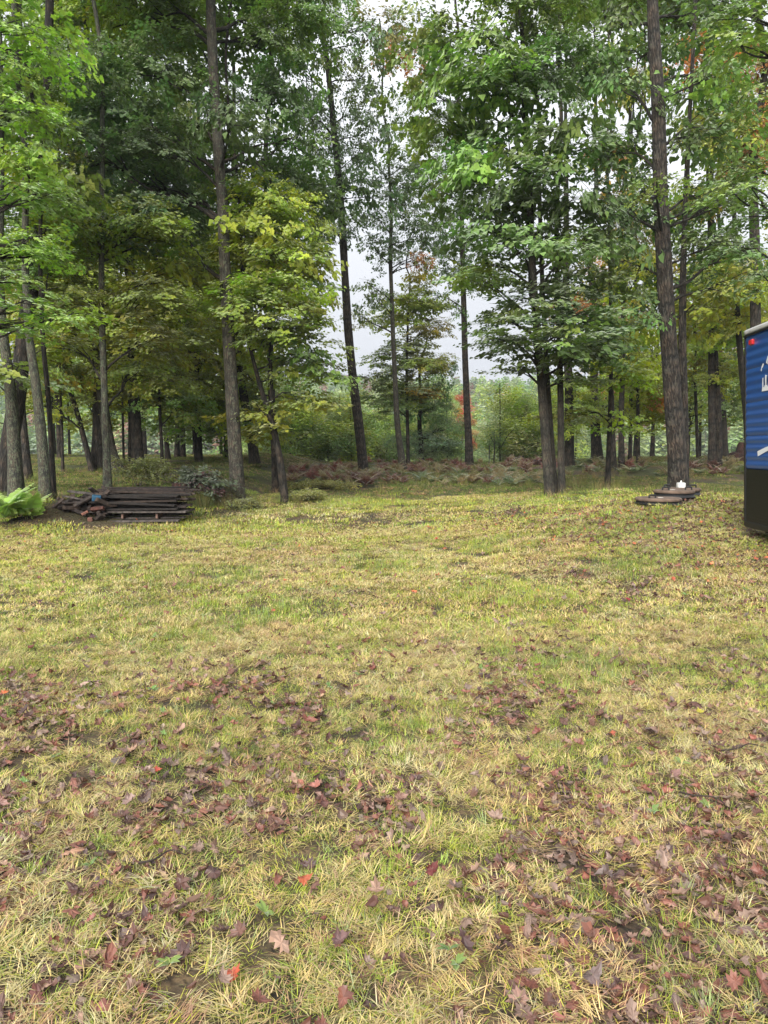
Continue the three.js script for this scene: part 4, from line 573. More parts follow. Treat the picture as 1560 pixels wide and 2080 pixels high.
// ------------------------------------------------------------------ shrubs
function shrub(name, label, px, py, d, w, h, col, seed, o = {}) {
  R = mulberry(seed);
  const p = P(px, py, d), base = G(p.x, d), t = thing(name, label, 'shrub', null, base), geos = [], list = [];
  for (let k = 0; k < 7; k++) { const a = rr(0, 6.283), q = V(Math.cos(a) * w * rr(0.2, 0.9), h * rr(0.5, 0.95), Math.sin(a) * w * rr(0.2, 0.8)); geos.push(limbGeo(V(rr(-0.05, 0.05), -0.05, rr(-0.05, 0.05)), q, 0.012, 0.004, 0.05, 4)[0]); for (let i = 0; i < (o.n ?? 9); i++) list.push([M4(q.clone().add(V(rr(-1, 1) * w * 0.4, rr(-0.5, 0.35) * h * 0.6, rr(-1, 1) * w * 0.4)).max(V(-9, 0.06, -9)), quatFor(V(rr(-0.4, 0.4), 1, rr(-0.4, 0.4)), rr(0, 6.283)), rr(0.5, 0.85)), vary(R() < (o.odd ?? 0) ? o.oddCol : col, 0.2, 0.1)]); }
  part('stem', mergeGeometries(geos), TWIG, t); scatter('foliage', pick(SPRAY[o.leaf ?? 'ash']), LEAF, list, t);
}
shrub('leafy_shrub', 'yellow green leafy bush behind the lumber pile', 282, 1003, 18, 0.75, 0.7, C(0.24, 0.28, 0.04), 71, { n: 16 });
shrub('leafy_shrub', 'grey green bush with purple leaves beside the rotten stump', 408, 1010, 17, 0.55, 0.75, C(0.1, 0.14, 0.06), 72, { odd: 0.15, oddCol: C(0.16, 0.05, 0.05), leaf: 'oak' });
shrub('leafy_shrub', 'small pale-leaved bush between the stump and the grey-flecked trunk', 448, 1018, 17.4, 0.35, 0.45, C(0.13, 0.14, 0.06), 73, { odd: 0.2, oddCol: C(0.18, 0.06, 0.05) });
shrub('leafy_shrub', 'low yellow-leaved bush at the foot of the forked maple', 615, 1012, 19, 0.6, 0.22, C(0.33, 0.35, 0.06), 74, { n: 16 });
shrub('leafy_shrub', 'spreading low yellow bush beyond the forked maple', 660, 1000, 22, 0.8, 0.25, C(0.34, 0.34, 0.06), 75, { n: 16 });
shrub('leafy_shrub', 'tiny pale bush in front of the grey-flecked trunk', 505, 1034, 17, 0.3, 0.2, C(0.3, 0.33, 0.07), 76);

// ------------------------------------------------------------------ ferns
function frondGeometry(seed, pairs, len, fine) {
  const keep = R; R = mulberry(seed);
  const pos = [], col = [], stemC = C(0.9, 0.75, 0.6), at = (t) => V(len * (0.35 * t + 0.62 * t * t * 0.9 + 0.1 * t), len * (0.85 * t - 0.62 * t * t), 0);
  const tri = (a, b, c, k) => { for (const q of [a, b, c]) { pos.push(q.x, q.y, q.z); col.push(k.r, k.g, k.b); } };
  for (let i = 0; i < 6; i++) addStick(pos, col, at(i / 6), at((i + 1) / 6), 0.005 * (1 - i / 8), stemC);
  for (let k = 0; k < pairs; k++) for (const s of [-1, 1]) {
    const t = 0.2 + 0.8 * (k + 0.5 * R()) / pairs, p = at(t), q = at(Math.min(1, t + 0.04)), fw = q.clone().sub(p).normalize();
    const L = len * 0.42 * Math.pow(1 - t, 0.75) * (0.9 + 0.2 * R()) + 0.012, dir = V(0, 0, s).addScaledVector(fw, 0.45).add(V(0, rr(-0.3, -0.05), 0)).normalize(), n = V(0, 0, 0).crossVectors(fw, dir).normalize().multiplyScalar(s), side = V(0, 0, 0).crossVectors(n, dir).normalize();
    const v = rr(0.8, 1.2), c = C(v, v, v);
    if (!fine) { const w = L * 0.13, m = p.clone().addScaledVector(dir, L * 0.35), e = p.clone().addScaledVector(dir, L).add(V(0, -L * 0.1, 0)); tri(p, m.clone().addScaledVector(side, w), e, c); tri(p, e, m.clone().addScaledVector(side, -w), c); continue; }
    const m = Math.max(3, Math.round(L / 0.022));
    for (let i = 0; i < m; i++) for (const z of [-1, 1]) {
      const f = (i + 0.2) / m, a = p.clone().addScaledVector(dir, f * L).add(V(0, -0.12 * L * f * f, 0)), w = 0.055 * Math.pow(1 - f, 0.6) * Math.min(1, L / 0.16) + 0.006, b = a.clone().addScaledVector(side, z * w).addScaledVector(dir, w * 0.35), g = L / m * 1.05;
      tri(a, a.clone().addScaledVector(dir, g), b.clone().addScaledVector(dir, g * 0.25), c); tri(a, b.clone().addScaledVector(dir, g * 0.25), b.clone().addScaledVector(dir, -g * 0.45), c);
    }
  }
  R = keep; return geoOf(pos, col);
}
{
  const fine = [1, 2, 3].map((s) => frondGeometry(300 + s, 15, 0.62, true)), rough = [1, 2, 3, 4].map((s) => frondGeometry(320 + s, 13, 0.7, false));
  const fernMat = (c) => leafMaterial({ color: c, clearcoat: 0.1 });
  R = mulberry(41);
  const limes = [fernMat(C(0.40, 0.60, 0.10)), fernMat(C(0.34, 0.55, 0.07)), fernMat(C(0.46, 0.62, 0.13))];
  for (const [px, py, n, s, label] of [[18, 1060, 14, 1.3, 'large lime green fern at the lawn edge beneath the maple boughs'], [64, 1056, 9, 1.0, 'smaller lime green fern at the lawn edge beside the large fern']]) {
    const p = onGround(px, py), t = thing('fern_plant', label, 'fern', null, p);
    for (let k = 0; k < n; k++) { const m = part('frond', pick(fine), pick(limes), t); m.rotation.set(0, k / n * 6.283 + rr(-0.3, 0.3), rr(0.25, 0.95), 'YXZ'); m.scale.setScalar(s * rr(0.75, 1.1)); m.position.set(rr(-0.08, 0.08), 0, rr(-0.08, 0.08)); }
  }
  const rust = [fernMat(C(0.22, 0.065, 0.045)), fernMat(C(0.17, 0.07, 0.045)), fernMat(C(0.28, 0.13, 0.075)), fernMat(C(0.3, 0.2, 0.1))], green = [fernMat(C(0.17, 0.22, 0.06)), fernMat(C(0.25, 0.25, 0.08)), fernMat(C(0.13, 0.19, 0.07))], tan = [fernMat(C(0.34, 0.24, 0.10)), fernMat(C(0.32, 0.28, 0.13))];
  const kinds = [[rust, 'rust red bracken fern dying back on the crest of the clearing', 'rust red bracken on the crest'], [green, 'green bracken fern spreading on the crest of the clearing', 'green bracken on the crest'], [tan, 'straw yellow bracken fern drying out on the crest of the clearing', 'straw yellow bracken on the crest']];
  const proto = kinds.map(([mats]) => [0, 1, 2].map((v) => { const g = []; for (let k = 0; k < 6; k++) g.push([pick(rough), pick(mats), k / 6 * 6.283 + rr(-0.4, 0.4), rr(0.0, 0.75), rr(0.6, 1.15)]); return g; }));
  R = mulberry(43);
  for (let k = 0; k < 240; k++) {
    const px = R() < 0.76 ? rr(590, 1130) : rr(1130, 1515), py = px > 1150 ? rr(934, 968) : px < 700 ? rr(952, 985) : rr(944, 992) - (R() < 0.5 ? rr(0, 14) : 0), p = onGround(px, Math.max(942, py));
    if (!p) continue;
    const r = fbm(p.x * 0.45, p.z * 0.3, 66, 2) + rr(-0.16, 0.16), ki = px > 1150 ? (r > 0.68 ? 0 : r > 0.4 ? 1 : 2) : (r > 0.55 ? 0 : r > 0.4 ? 2 : 1);
    const [, label, group] = kinds[ki], t = thing('bracken_fern', label, 'fern', group, p, rr(0, 6.283)), s = rr(0.55, 1.05);
    for (const [g, m, yaw, pitch, sc] of pick(proto[ki])) { const f = part('frond', g, m, t); f.rotation.set(0, yaw, pitch, 'YXZ'); f.scale.setScalar(sc * s); }
  }
}

// ------------------------------------------------------------------ lumber pile
const woodTex = (() => {
  const h = (i, j) => fbm(i / 64 + fbm(i / 32, j / 16, 12, 2, 4, 16), j / 8, 13, 3, 2, 32), m = tex(128, 256, (i, j) => { const v = 0.5 + 0.6 * h(i, j) + 0.3 * (fbm(i / 32, j / 32, 15, 3, 4, 8) - 0.5); return [v, v * 0.96, v * 0.92]; }, true);
  return { map: m, bump: tex(128, 256, (i, j) => [h(i, j)]) };
})();
const plankMat = (c) => new THREE.MeshStandardMaterial({ color: c, map: woodTex.map, bumpMap: woodTex.bump, bumpScale: 0.006, roughness: 0.85 });
const plankMats = [plankMat(C(0.04, 0.028, 0.024)), plankMat(C(0.065, 0.047, 0.038)), plankMat(C(0.024, 0.019, 0.017)), plankMat(C(0.085, 0.062, 0.052)), plankMat(C(0.048, 0.036, 0.033))], greyPlank = plankMat(C(0.12, 0.108, 0.105)), palePlank = plankMat(C(0.36, 0.24, 0.2));
function plankGeo(l, t, w) { const g = new RoundedBoxGeometry(l, t, w, 1, Math.min(t, w) * 0.12), p = g.attributes.position, u = g.attributes.uv; for (let i = 0; i < p.count; i++) u.setXY(i, p.getZ(i) / 0.2 + p.getY(i) / 0.2, p.getX(i) / 1.2); return g; }
{
  R = mulberry(61);
  const x0 = -5.95, x1 = -4.05, gy = (x) => height(x, 14.6);
  const board = (label, group, cx, y, d, l, t, w, roll, yaw, pitch, mat) => { const m = single('plank', plankGeo(l, t, w), mat, label, 'plank', group); m.position.set(cx, y, -d); m.rotation.set(roll, yaw, pitch, 'YXZ'); return m; };
  const low = height(-5.1, 14.9);
  // two bearers on the ground, then layers
  const grp = 'dark weathered boards stacked in the lumber pile', lab = 'dark weathered board stacked in the lumber pile by the wood';
  for (let k = 0; k < 3; k++) board('long pale grey board lying lowest in the lumber pile', 'pale boards at the bottom of the pile', -5.0 + 0.05 * k, low + 0.10 + 0.045 * k, 14.35 + 0.24 * k, 1.7, 0.038, 0.2, 0, 0.02, 0.012, greyPlank);
  for (const cx of [-5.32, -4.62]) { const m = single('spacer_block', plankGeo(0.05, 0.12, 0.6), palePlank, 'short reddish block propping boards apart in the pile', 'block', 'blocks between the boards of the pile'); m.position.set(cx, low + 0.2, -14.68); }
  for (let k = 0; k < 3; k++) board(lab, grp, -4.98, low + 0.285, 14.4 + 0.26 * k, 1.95, 0.04, 0.22, 0, rr(-0.02, 0.02), 0.0, k ? pick(plankMats) : greyPlank);
  for (let row = 0; row < 6; row++) for (let k = 0; k < 4; k++) {
    const l = rr(1.75, 2.15), t = pick([0.035, 0.04, 0.045]);
    board(lab, grp, -5.05 + rr(-0.2, 0.18), low + 0.345 + row * 0.052 + rr(-0.012, 0.012), 14.36 + 0.24 * k + rr(-0.09, 0.09) + row * 0.02, l * rr(0.75, 1.08), t, rr(0.16, 0.22), rr(-0.12, 0.12), rr(-0.06, 0.06), rr(-0.045, 0.03), pick(plankMats));
  }
  for (let k = 0; k < 5; k++) board('long thin board lying across the top of the lumber pile', 'boards on top of the pile', -4.95 + rr(-0.25, 0.2), low + 0.66 + 0.016 * k, 14.7 + 0.17 * k, rr(1.3, 2.2), 0.03, rr(0.07, 0.14), rr(-0.2, 0.2), rr(-0.1, 0.1), rr(-0.03, 0.015), pick([greyPlank, ...plankMats]));
  board('grey board jutting out above the blue box end of the pile', null, -5.95, low + 0.64, 14.5, 0.95, 0.03, 0.2, 0.05, 0.2, -0.13, greyPlank);
  board('grey board jutting out below the blue box end of the pile', null, -6.02, low + 0.52, 14.35, 0.9, 0.03, 0.17, -0.1, 0.12, -0.2, greyPlank);
  { const p = P(196, 1012, 14.15), m = single('blue_box', new RoundedBoxGeometry(0.17, 0.12, 0.16, 2, 0.02), new THREE.MeshStandardMaterial({ color: C(0.015, 0.075, 0.14), roughness: 0.5 }), 'small blue plastic box wedged in the end of the lumber pile', 'box'); m.position.copy(p); m.rotation.set(0.1, 0.4, -0.15); }
  // tumbled offcuts at the end of the pile
  const rustM = plankMat(C(0.16, 0.06, 0.045));
  for (let k = 0; k < 80; k++) {
    const f = R(), cx = lerp(-6.5, -5.6, f) + rr(-0.1, 0.1), h = rr(0.03, 0.10 + 0.42 * sm(-6.55, -5.75, cx)), d = rr(14.15, 14.75);
    const g = plankGeo(rr(0.14, 0.42), rr(0.03, 0.09), rr(0.06, 0.14)), m = single('wood_offcut', g, R() < 0.07 ? rustM : pick(plankMats), 'short broken offcut tumbled at the end of the lumber pile', 'offcut', 'offcuts at the end of the pile');
    m.position.set(cx, height(cx, d) + h, -d); m.rotation.set(rr(-0.7, 0.7), rr(0, 3.14), rr(-0.6, 0.6));
  }
  { const p = P(172, 1042, 14.05), m = single('wood_offcut', plankGeo(0.13, 0.04, 0.06), plankMat(C(0.42, 0.2, 0.15)), 'bright pinkish offcut on the end of the lumber pile', 'offcut'); m.position.copy(p); m.rotation.set(0.2, 0.5, 0.4); }
  { const p = P(183, 1055, 14.05), m = single('wood_offcut', plankGeo(0.09, 0.08, 0.1), plankMat(C(0.3, 0.15, 0.12)), 'square cut block end at the foot of the pile', 'offcut'); m.position.copy(p); m.rotation.set(0.1, 0.3, 0.05); }
  // rotten stump behind the pile
  const sp = G(P(366, 1000, 16.6).x, 16.6), st = thing('rotten_stump', 'rotten reddish stump behind the lumber pile', 'stump', null, sp);
  part('stump_body', tube([V(0, -0.1, 0), V(0, 0.1, 0), V(0.01, 0.3, 0), V(0.02, 0.42, 0)], [0.2, 0.19, 0.18, 0.165], 16, { flare: 0.3, rough: 0.5, seed: 9 }), barkMat(7, 0.7, 0, C(0.13, 0.06, 0.05), 0.03), st);
  const top = new THREE.CircleGeometry(0.16, 14); top.rotateX(-Math.PI / 2); part('cut_top', top, plankMat(C(0.13, 0.08, 0.06)), st).position.set(0.02, 0.415, 0);
}

// ------------------------------------------------------------------ tank covers on the mound
{
  const conc = tex(256, 256, (i, j) => { const v = 0.6 + 0.45 * fbm(i / 16, j / 16, 33, 4, 16, 16) + 0.25 * (fbm(i / 64, j / 64, 36, 2, 4, 4) - 0.5); return [v, v * 0.97, v * 0.93]; }, true);
  const lidM = new THREE.MeshStandardMaterial({ color: C(0.20, 0.145, 0.115), map: conc, roughness: 0.9 }), black = new THREE.MeshStandardMaterial({ color: C(0.012, 0.012, 0.013), roughness: 0.55 }), patch = new THREE.MeshStandardMaterial({ color: C(0.45, 0.42, 0.38), roughness: 0.9 });
  const disc = (r, h) => { const p = [[0, h], [r - 0.03, h], [r - 0.008, h - 0.008], [r, h - 0.022], [r, 0.012], [r - 0.012, 0], [0, 0]].map(([x, y]) => new THREE.Vector2(x, y)).reverse(); const g = new THREE.LatheGeometry(p, 48); const q = g.attributes.position, u = g.attributes.uv; for (let i = 0; i < q.count; i++) u.setXY(i, q.getX(i) + q.getY(i), q.getZ(i)); return g; };
  const handle = new THREE.TubeGeometry(new THREE.CatmullRomCurve3([V(-0.055, -0.01, 0), V(-0.055, 0.03, 0), V(-0.045, 0.05, 0), V(0.045, 0.05, 0), V(0.055, 0.03, 0), V(0.055, -0.01, 0)], false, 'catmullrom', 0.3), 24, 0.015, 8);
  const cover = (label, px, py, d, r, rise, hs, spot) => {
    const p = P(px, py, d), g = height(p.x, d), t = thing('tank_cover', label, 'cover', 'round tank covers on the mound', V(p.x, g, -d));
    if (rise > 0.02) { const pr = [[r * 0.93, -0.12], [r * 0.95, rise * 0.3], [r * 1.03, rise * 0.35], [r * 1.03, rise * 0.55], [r * 0.95, rise * 0.6], [r * 0.95, rise], [0, rise]].map(([x, y]) => new THREE.Vector2(x, y)); part('riser', new THREE.LatheGeometry(pr, 40), black, t); }
    part('lid', disc(r, 0.06), lidM, t).position.y = rise;
    for (const a of hs) { const h = part('handle', handle, black, t); h.position.set(Math.cos(a) * r * 0.7, rise + 0.062, Math.sin(a) * r * 0.7); h.rotation.y = rr(-0.15, 0.15); }
    if (spot) { const c = new THREE.CylinderGeometry(0.045, 0.05, 0.006, 14); part('concrete_patch', c, patch, t).position.set(spot[0], rise + 0.064, spot[1]); }
    return t;
  };
  R = mulberry(81);
  const a = cover('flat round brown cover lying lowest on the leafy mound', 1337, 1018, 12.3, 0.385, 0.075, [2.3], [0.0, 0.1]);
  const b = cover('round brown cover with two handles stacked on a black riser', 1369, 1000, 13.05, 0.36, 0.115, [2.55, 0.15], [-0.03, 0.0]);
  const c = cover('round brown cover behind the others carrying the white box', 1383, 992, 13.85, 0.365, 0.12, [3.3, -0.15], null);
  const wt = thing('white_box', 'small white plastic box with a knob sitting on the rear cover', 'box', null, V(c.position.x - 0.02, c.position.y + 0.182, c.position.z + 0.05));
  const white = new THREE.MeshStandardMaterial({ color: C(0.8, 0.8, 0.78), roughness: 0.4 });
  const bodyG = new RoundedBoxGeometry(0.135, 0.10, 0.12, 3, 0.015); bodyG.translate(0, 0.05, 0); part('box_body', bodyG, white, wt);
  const kg = new THREE.LatheGeometry([[0, 0.042], [0.012, 0.04], [0.015, 0.03], [0.014, 0.012], [0.02, 0], [0, 0]].map(([x, y]) => new THREE.Vector2(x, y)).reverse(), 16); part('knob', kg, white, wt).position.y = 0.1;
}

// ------------------------------------------------------------------ the trailer at the edge of the frame
{
  const D = 9.6, corner = P(1519, 1070, D), topP = P(1511, 676, D), yB = corner.y, yT = topP.y, k = D / FOCAL;
  const t = thing('camping_trailer', 'blue ribbed camping trailer with black diamond-plate skirt', 'trailer', null, V(corner.x, 0, -D), -Math.atan(0.09));
  t.rotation.z = 0.04;
  // local axes: +z runs along the side towards the open lawn, -x faces the clearing
  const LEN = 5.6, WID = 2.35, blue = new THREE.MeshPhysicalMaterial({ color: C(0.008, 0.075, 0.31), roughness: 0.36, metalness: 0.15, clearcoat: 0.4, clearcoatRoughness: 0.25 });
  const yBlue = P(1513, 952, D).y, blackM = new THREE.MeshStandardMaterial({ color: C(0.007, 0.007, 0.008), roughness: 0.5 });
  // siding: panels of rolled ribs
  const nPanel = 4, ph = (yT - 0.045 - yBlue) / nPanel;
  const profile = []; for (let i = 0; i <= 40; i++) { const f = i / 40, r = (f * 4) % 1; profile.push([f, f < 0.012 || f > 0.988 ? 0.008 : -0.009 * Math.pow(Math.sin(Math.PI * r), 2) * (r < 0.5 ? 1 : 1) + 0.0]); }
  const panelGeo = (len) => { const pos = [], idx = []; profile.forEach(([f, o]) => { pos.push(o, f * ph, 0, o, f * ph, len); }); for (let i = 0; i + 1 < profile.length; i++) { const a = i * 2; idx.push(a, a + 1, a + 2, a + 1, a + 3, a + 2); } return geoOf(pos, null, null, idx); };
  const pg = panelGeo(LEN);
  for (let i = 0; i < nPanel; i++) part('siding_panel', pg, blue, t).position.set(-0.006, yBlue + i * ph, 0);
  const core = new RoundedBoxGeometry(WID, yT - yB - 0.1, LEN, 2, 0.02); core.translate(WID / 2 + 0.012, (yT + yB) / 2, LEN / 2); part('body_shell', core, blue, t);
  // diamond plate skirt
  const plate = (W) => { const f = (i, j) => { const c = Math.floor(i / 16), q = Math.floor(j / 16), s = (c + q) % 2 ? 1 : -1, x = (i % 16) - 7.5, y = (j % 16) - 7.5, a = (x + s * y) * 0.7071, b = (x - s * y) * 0.7071; return (a / 7) ** 2 + (b / 2.2) ** 2 < 1 ? 1 : 0; }; return f; };
  const pf = plate(64), plateMap = tex(64, 64, (i, j) => [pf(i, j)]);
  const plateM = new THREE.MeshStandardMaterial({ color: C(0.008, 0.008, 0.009), bumpMap: plateMap, bumpScale: 0.003, roughness: 0.42, metalness: 0.5 });
  const yLip = P(1513, 1057, D).y, sk = new THREE.PlaneGeometry(LEN, yBlue - yLip); { const u = sk.attributes.uv; for (let i = 0; i < u.count; i++) u.setXY(i, u.getX(i) * LEN / 0.16, u.getY(i) * (yBlue - yLip) / 0.16); }
  sk.rotateY(-Math.PI / 2); part('diamond_plate_skirt', sk, plateM, t).position.set(-0.014, (yBlue + yLip) / 2, LEN / 2);
  // raised diamonds that catch light near the corner
  const dg = new THREE.OctahedronGeometry(1, 0), dl = []; R = mulberry(91);
  for (let j = 0; j < 17; j++) for (let i = 0; i < 40; i++) { const s = (i + j) % 2 ? 1 : -1; dl.push([M4(V(-0.0145, yLip + 0.02 + j * (yBlue - yLip - 0.03) / 16.5, 0.03 + i * 0.04), new THREE.Quaternion().setFromAxisAngle(V(1, 0, 0), s * 0.8), V(0.003, 0.015, 0.005)), C(1, 1, 1)]); }
  scatter('plate_stud', dg, new THREE.MeshStandardMaterial({ color: C(0.05, 0.05, 0.05), metalness: 0.6, roughness: 0.4 }), dl, t);
  const lip = new RoundedBoxGeometry(0.09, yLip - yB, LEN, 2, 0.02); lip.translate(0.02, (yLip + yB) / 2, LEN / 2); part('bottom_rail', lip, blackM, t);
  const trim = new RoundedBoxGeometry(0.035, yT - yB - 0.05, 0.045, 2, 0.008); trim.translate(-0.004, (yT + yB) / 2 - 0.01, -0.01); part('corner_trim', trim, blackM, t);
  const roofM = new THREE.MeshStandardMaterial({ color: C(0.62, 0.62, 0.6), roughness: 0.6, map: tex(128, 128, (i, j) => { const v = 0.86 + 0.14 * fbm(i / 16, j / 64, 55, 3, 8, 2) - 0.5 * sm(0.7, 0.8, fbm(i / 8, j / 64, 58, 3, 16, 2)); return [v]; }, true) });
  const roof = new RoundedBoxGeometry(WID + 0.06, 0.075, LEN + 0.06, 3, 0.03); roof.translate(WID / 2, yT + 0.005, LEN / 2); part('roof_edge', roof, roofM, t);
  const drip = new RoundedBoxGeometry(0.02, 0.03, LEN + 0.03, 1, 0.006); drip.translate(-0.03, yT - 0.045, LEN / 2); part('drip_rail', drip, blackM, t);
  // red marker lamp (unlit)
  const lamp = new THREE.Group(); lamp.name = 'marker_light'; t.add(lamp); const lp = P(1524, 696, D - 0.12);
  lamp.position.set(-0.02, lp.y, 0.2);
  part('lens', new RoundedBoxGeometry(0.04, 0.07, 0.11, 3, 0.012), new THREE.MeshPhysicalMaterial({ color: C(0.6, 0.015, 0.02), roughness: 0.2, clearcoat: 1 }), lamp);
  part('lamp_base', new RoundedBoxGeometry(0.012, 0.085, 0.13, 2, 0.005), new THREE.MeshStandardMaterial({ color: C(0.25, 0.03, 0.03), roughness: 0.5 }), lamp).position.x = 0.012;
  // white printed graphics on the side: an outlined animal and a swoosh (flat vinyl)
  const vinyl = new THREE.MeshStandardMaterial({ color: C(0.75, 0.76, 0.78), roughness: 0.5, side: THREE.DoubleSide }), dkv = new THREE.MeshStandardMaterial({ color: C(0.02, 0.03, 0.07), roughness: 0.5, side: THREE.DoubleSide });
  const decal = (name, pts, mat, z, y, off) => { const s = new THREE.Shape(pts.map(([a, b]) => new THREE.Vector2(a, b))), g = new THREE.ExtrudeGeometry(s, { depth: 0.001, bevelEnabled: false, curveSegments: 6 }); g.rotateY(-Math.PI / 2); const m = part(name, g, mat, t); m.position.set(off, y, z); return m; };
  const sw = P(1540, 915, D - 0.3).y;
  const arc = []; for (let i = 0; i <= 14; i++) { const f = i / 14; arc.push([0.38 + f * 1.6, 0.02 + 0.105 * Math.sin(Math.min(1, f * 2.2) * 1.57)]); } for (let i = 14; i >= 0; i--) { const f = i / 14; arc.push([0.38 + f * 1.6 + 0.012, -0.045 + 0.125 * Math.sin(Math.min(1, f * 2.2) * 1.57)]); }
  decal('swoosh_stripe', arc, vinyl, 0, sw - 0.03, -0.017);
  const ly = P(1552, 780, D - 0.4).y;
  decal('printed_emblem', [[0.5, -0.1], [0.9, -0.1], [0.9, -0.06], [0.78, -0.05], [0.76, 0.1], [0.7, 0.1], [0.7, -0.05], [0.66, -0.05], [0.645, 0.09], [0.6, 0.1], [0.585, 0.0], [0.57, -0.05], [0.545, -0.05], [0.54, 0.07], [0.52, 0.07], [0.515, -0.05]], vinyl, 0, ly, -0.0165);
  for (const z of [0.575, 0.635]) decal('printed_emblem', [[z, -0.03], [z + 0.022, -0.03], [z + 0.02, 0.07], [z + 0.006, 0.08]], dkv, 0, ly, -0.0176);
  decal('printed_emblem', [[0.47, -0.05], [0.5, 0.0], [0.53, 0.03], [0.56, 0.02], [0.53, -0.02], [0.5, -0.03], [0.49, -0.07]], vinyl, 0, ly + 0.22, -0.0165);
  decal('printed_emblem', [[0.62, 0.0], [0.66, 0.07], [0.74, 0.1], [0.8, 0.06], [0.72, 0.06], [0.67, 0.02], [0.66, -0.03]], vinyl, 0, ly + 0.25, -0.0165);
  // running gear, out of the frame
  for (const [z, x] of [[2.5, 0.2], [3.3, 0.2], [2.5, WID - 0.2], [3.3, WID - 0.2]]) {
    const w = new THREE.Group(); w.name = 'wheel'; t.add(w); const g0 = height(corner.x + 0.09 * z, D - z); w.position.set(x, g0 + 0.31, z);
    const ty = new THREE.TorusGeometry(0.22, 0.095, 12, 28); ty.rotateY(Math.PI / 2); part('tyre', ty, blackM, w);
    const rim = new THREE.CylinderGeometry(0.16, 0.16, 0.12, 20); rim.rotateZ(Math.PI / 2); part('rim', rim, roofM, w);
  }
  const chassis = new THREE.BoxGeometry(1.6, 0.12, LEN - 0.6); chassis.translate(WID / 2, yB - 0.03, LEN / 2); part('chassis', chassis, blackM, t);
}

// ------------------------------------------------------------------ metal stake and small pine on the crest
{
  const p = onGround(993, 948), g = tube([V(0, -0.2, 0), V(0.01, 0.5, 0), V(0.02, 1.0, 0)], [0.025, 0.025, 0.025], 6, {}), m = single('metal_stake', g, new THREE.MeshStandardMaterial({ color: C(0.03, 0.03, 0.03), roughness: 0.7 }), 'thin dark metal stake standing in the bracken on the crest', 'stake');
  m.position.copy(p);
  R = mulberry(97);
  const q = P(1003, 942, 37), b = G(q.x, 37), t = thing('pine_sapling', 'little pine sapling with a bare stem and tufted top', 'tree', null, b);
  part('trunk', tube([V(0, -0.1, 0), V(0.02, 0.7, 0), V(0, 1.6, 0)], [0.035, 0.03, 0.012], 7, {}), BARK.dark, t);
  const pos = [], col = []; for (let k = 0; k < 420; k++) { const f = rr(0.5, 1), a = rr(0, 6.283), r = rr(0, 0.45) * (1.15 - 0.4 * f), o = V(Math.cos(a) * r, 1.65 * f + r * 0.2, Math.sin(a) * r), e = o.clone().add(V(rr(-0.1, 0.1), rr(0, 0.1), rr(-0.1, 0.1))); addStick(pos, col, o, e, 0.004, C(0.06, 0.09, 0.04)); }
  const nd = part('needles', geoOf(pos, col), GRASS, t); nd.userData.kind = 'stuff';
}

// ------------------------------------------------------------------ rotting wood near the trailer
for (const [px, py, d, r, h, label] of [[1503, 915, 36, 0.25, 0.8, 'ragged reddish rotten stump in the wood beside the trailer'], [1497, 935, 33, 0.35, 0.4, 'low crumbled rotten stump in front of the ragged one'], [1090, 939, 35, 0.22, 0.25, 'low dark stump beyond the clump of grey stems']]) {
  const p = P(px, py, d), t = thing('rotten_stump', label, 'stump', null, G(p.x, d));
  part('stump_body', tube([V(0, -0.1, 0), V(0, h * 0.4, 0), V(0.03, h * 0.8, 0), V(0.05, h, 0), V(0.05, h * 1.01, 0)], [r, r * 0.9, r * 0.75, r * 0.45, 0.01], 12, { flare: 0.5, rough: 1.1, seed: px }), barkMat(8, 0.7, 0, C(0.11, 0.045, 0.035), 0.03), t);
}

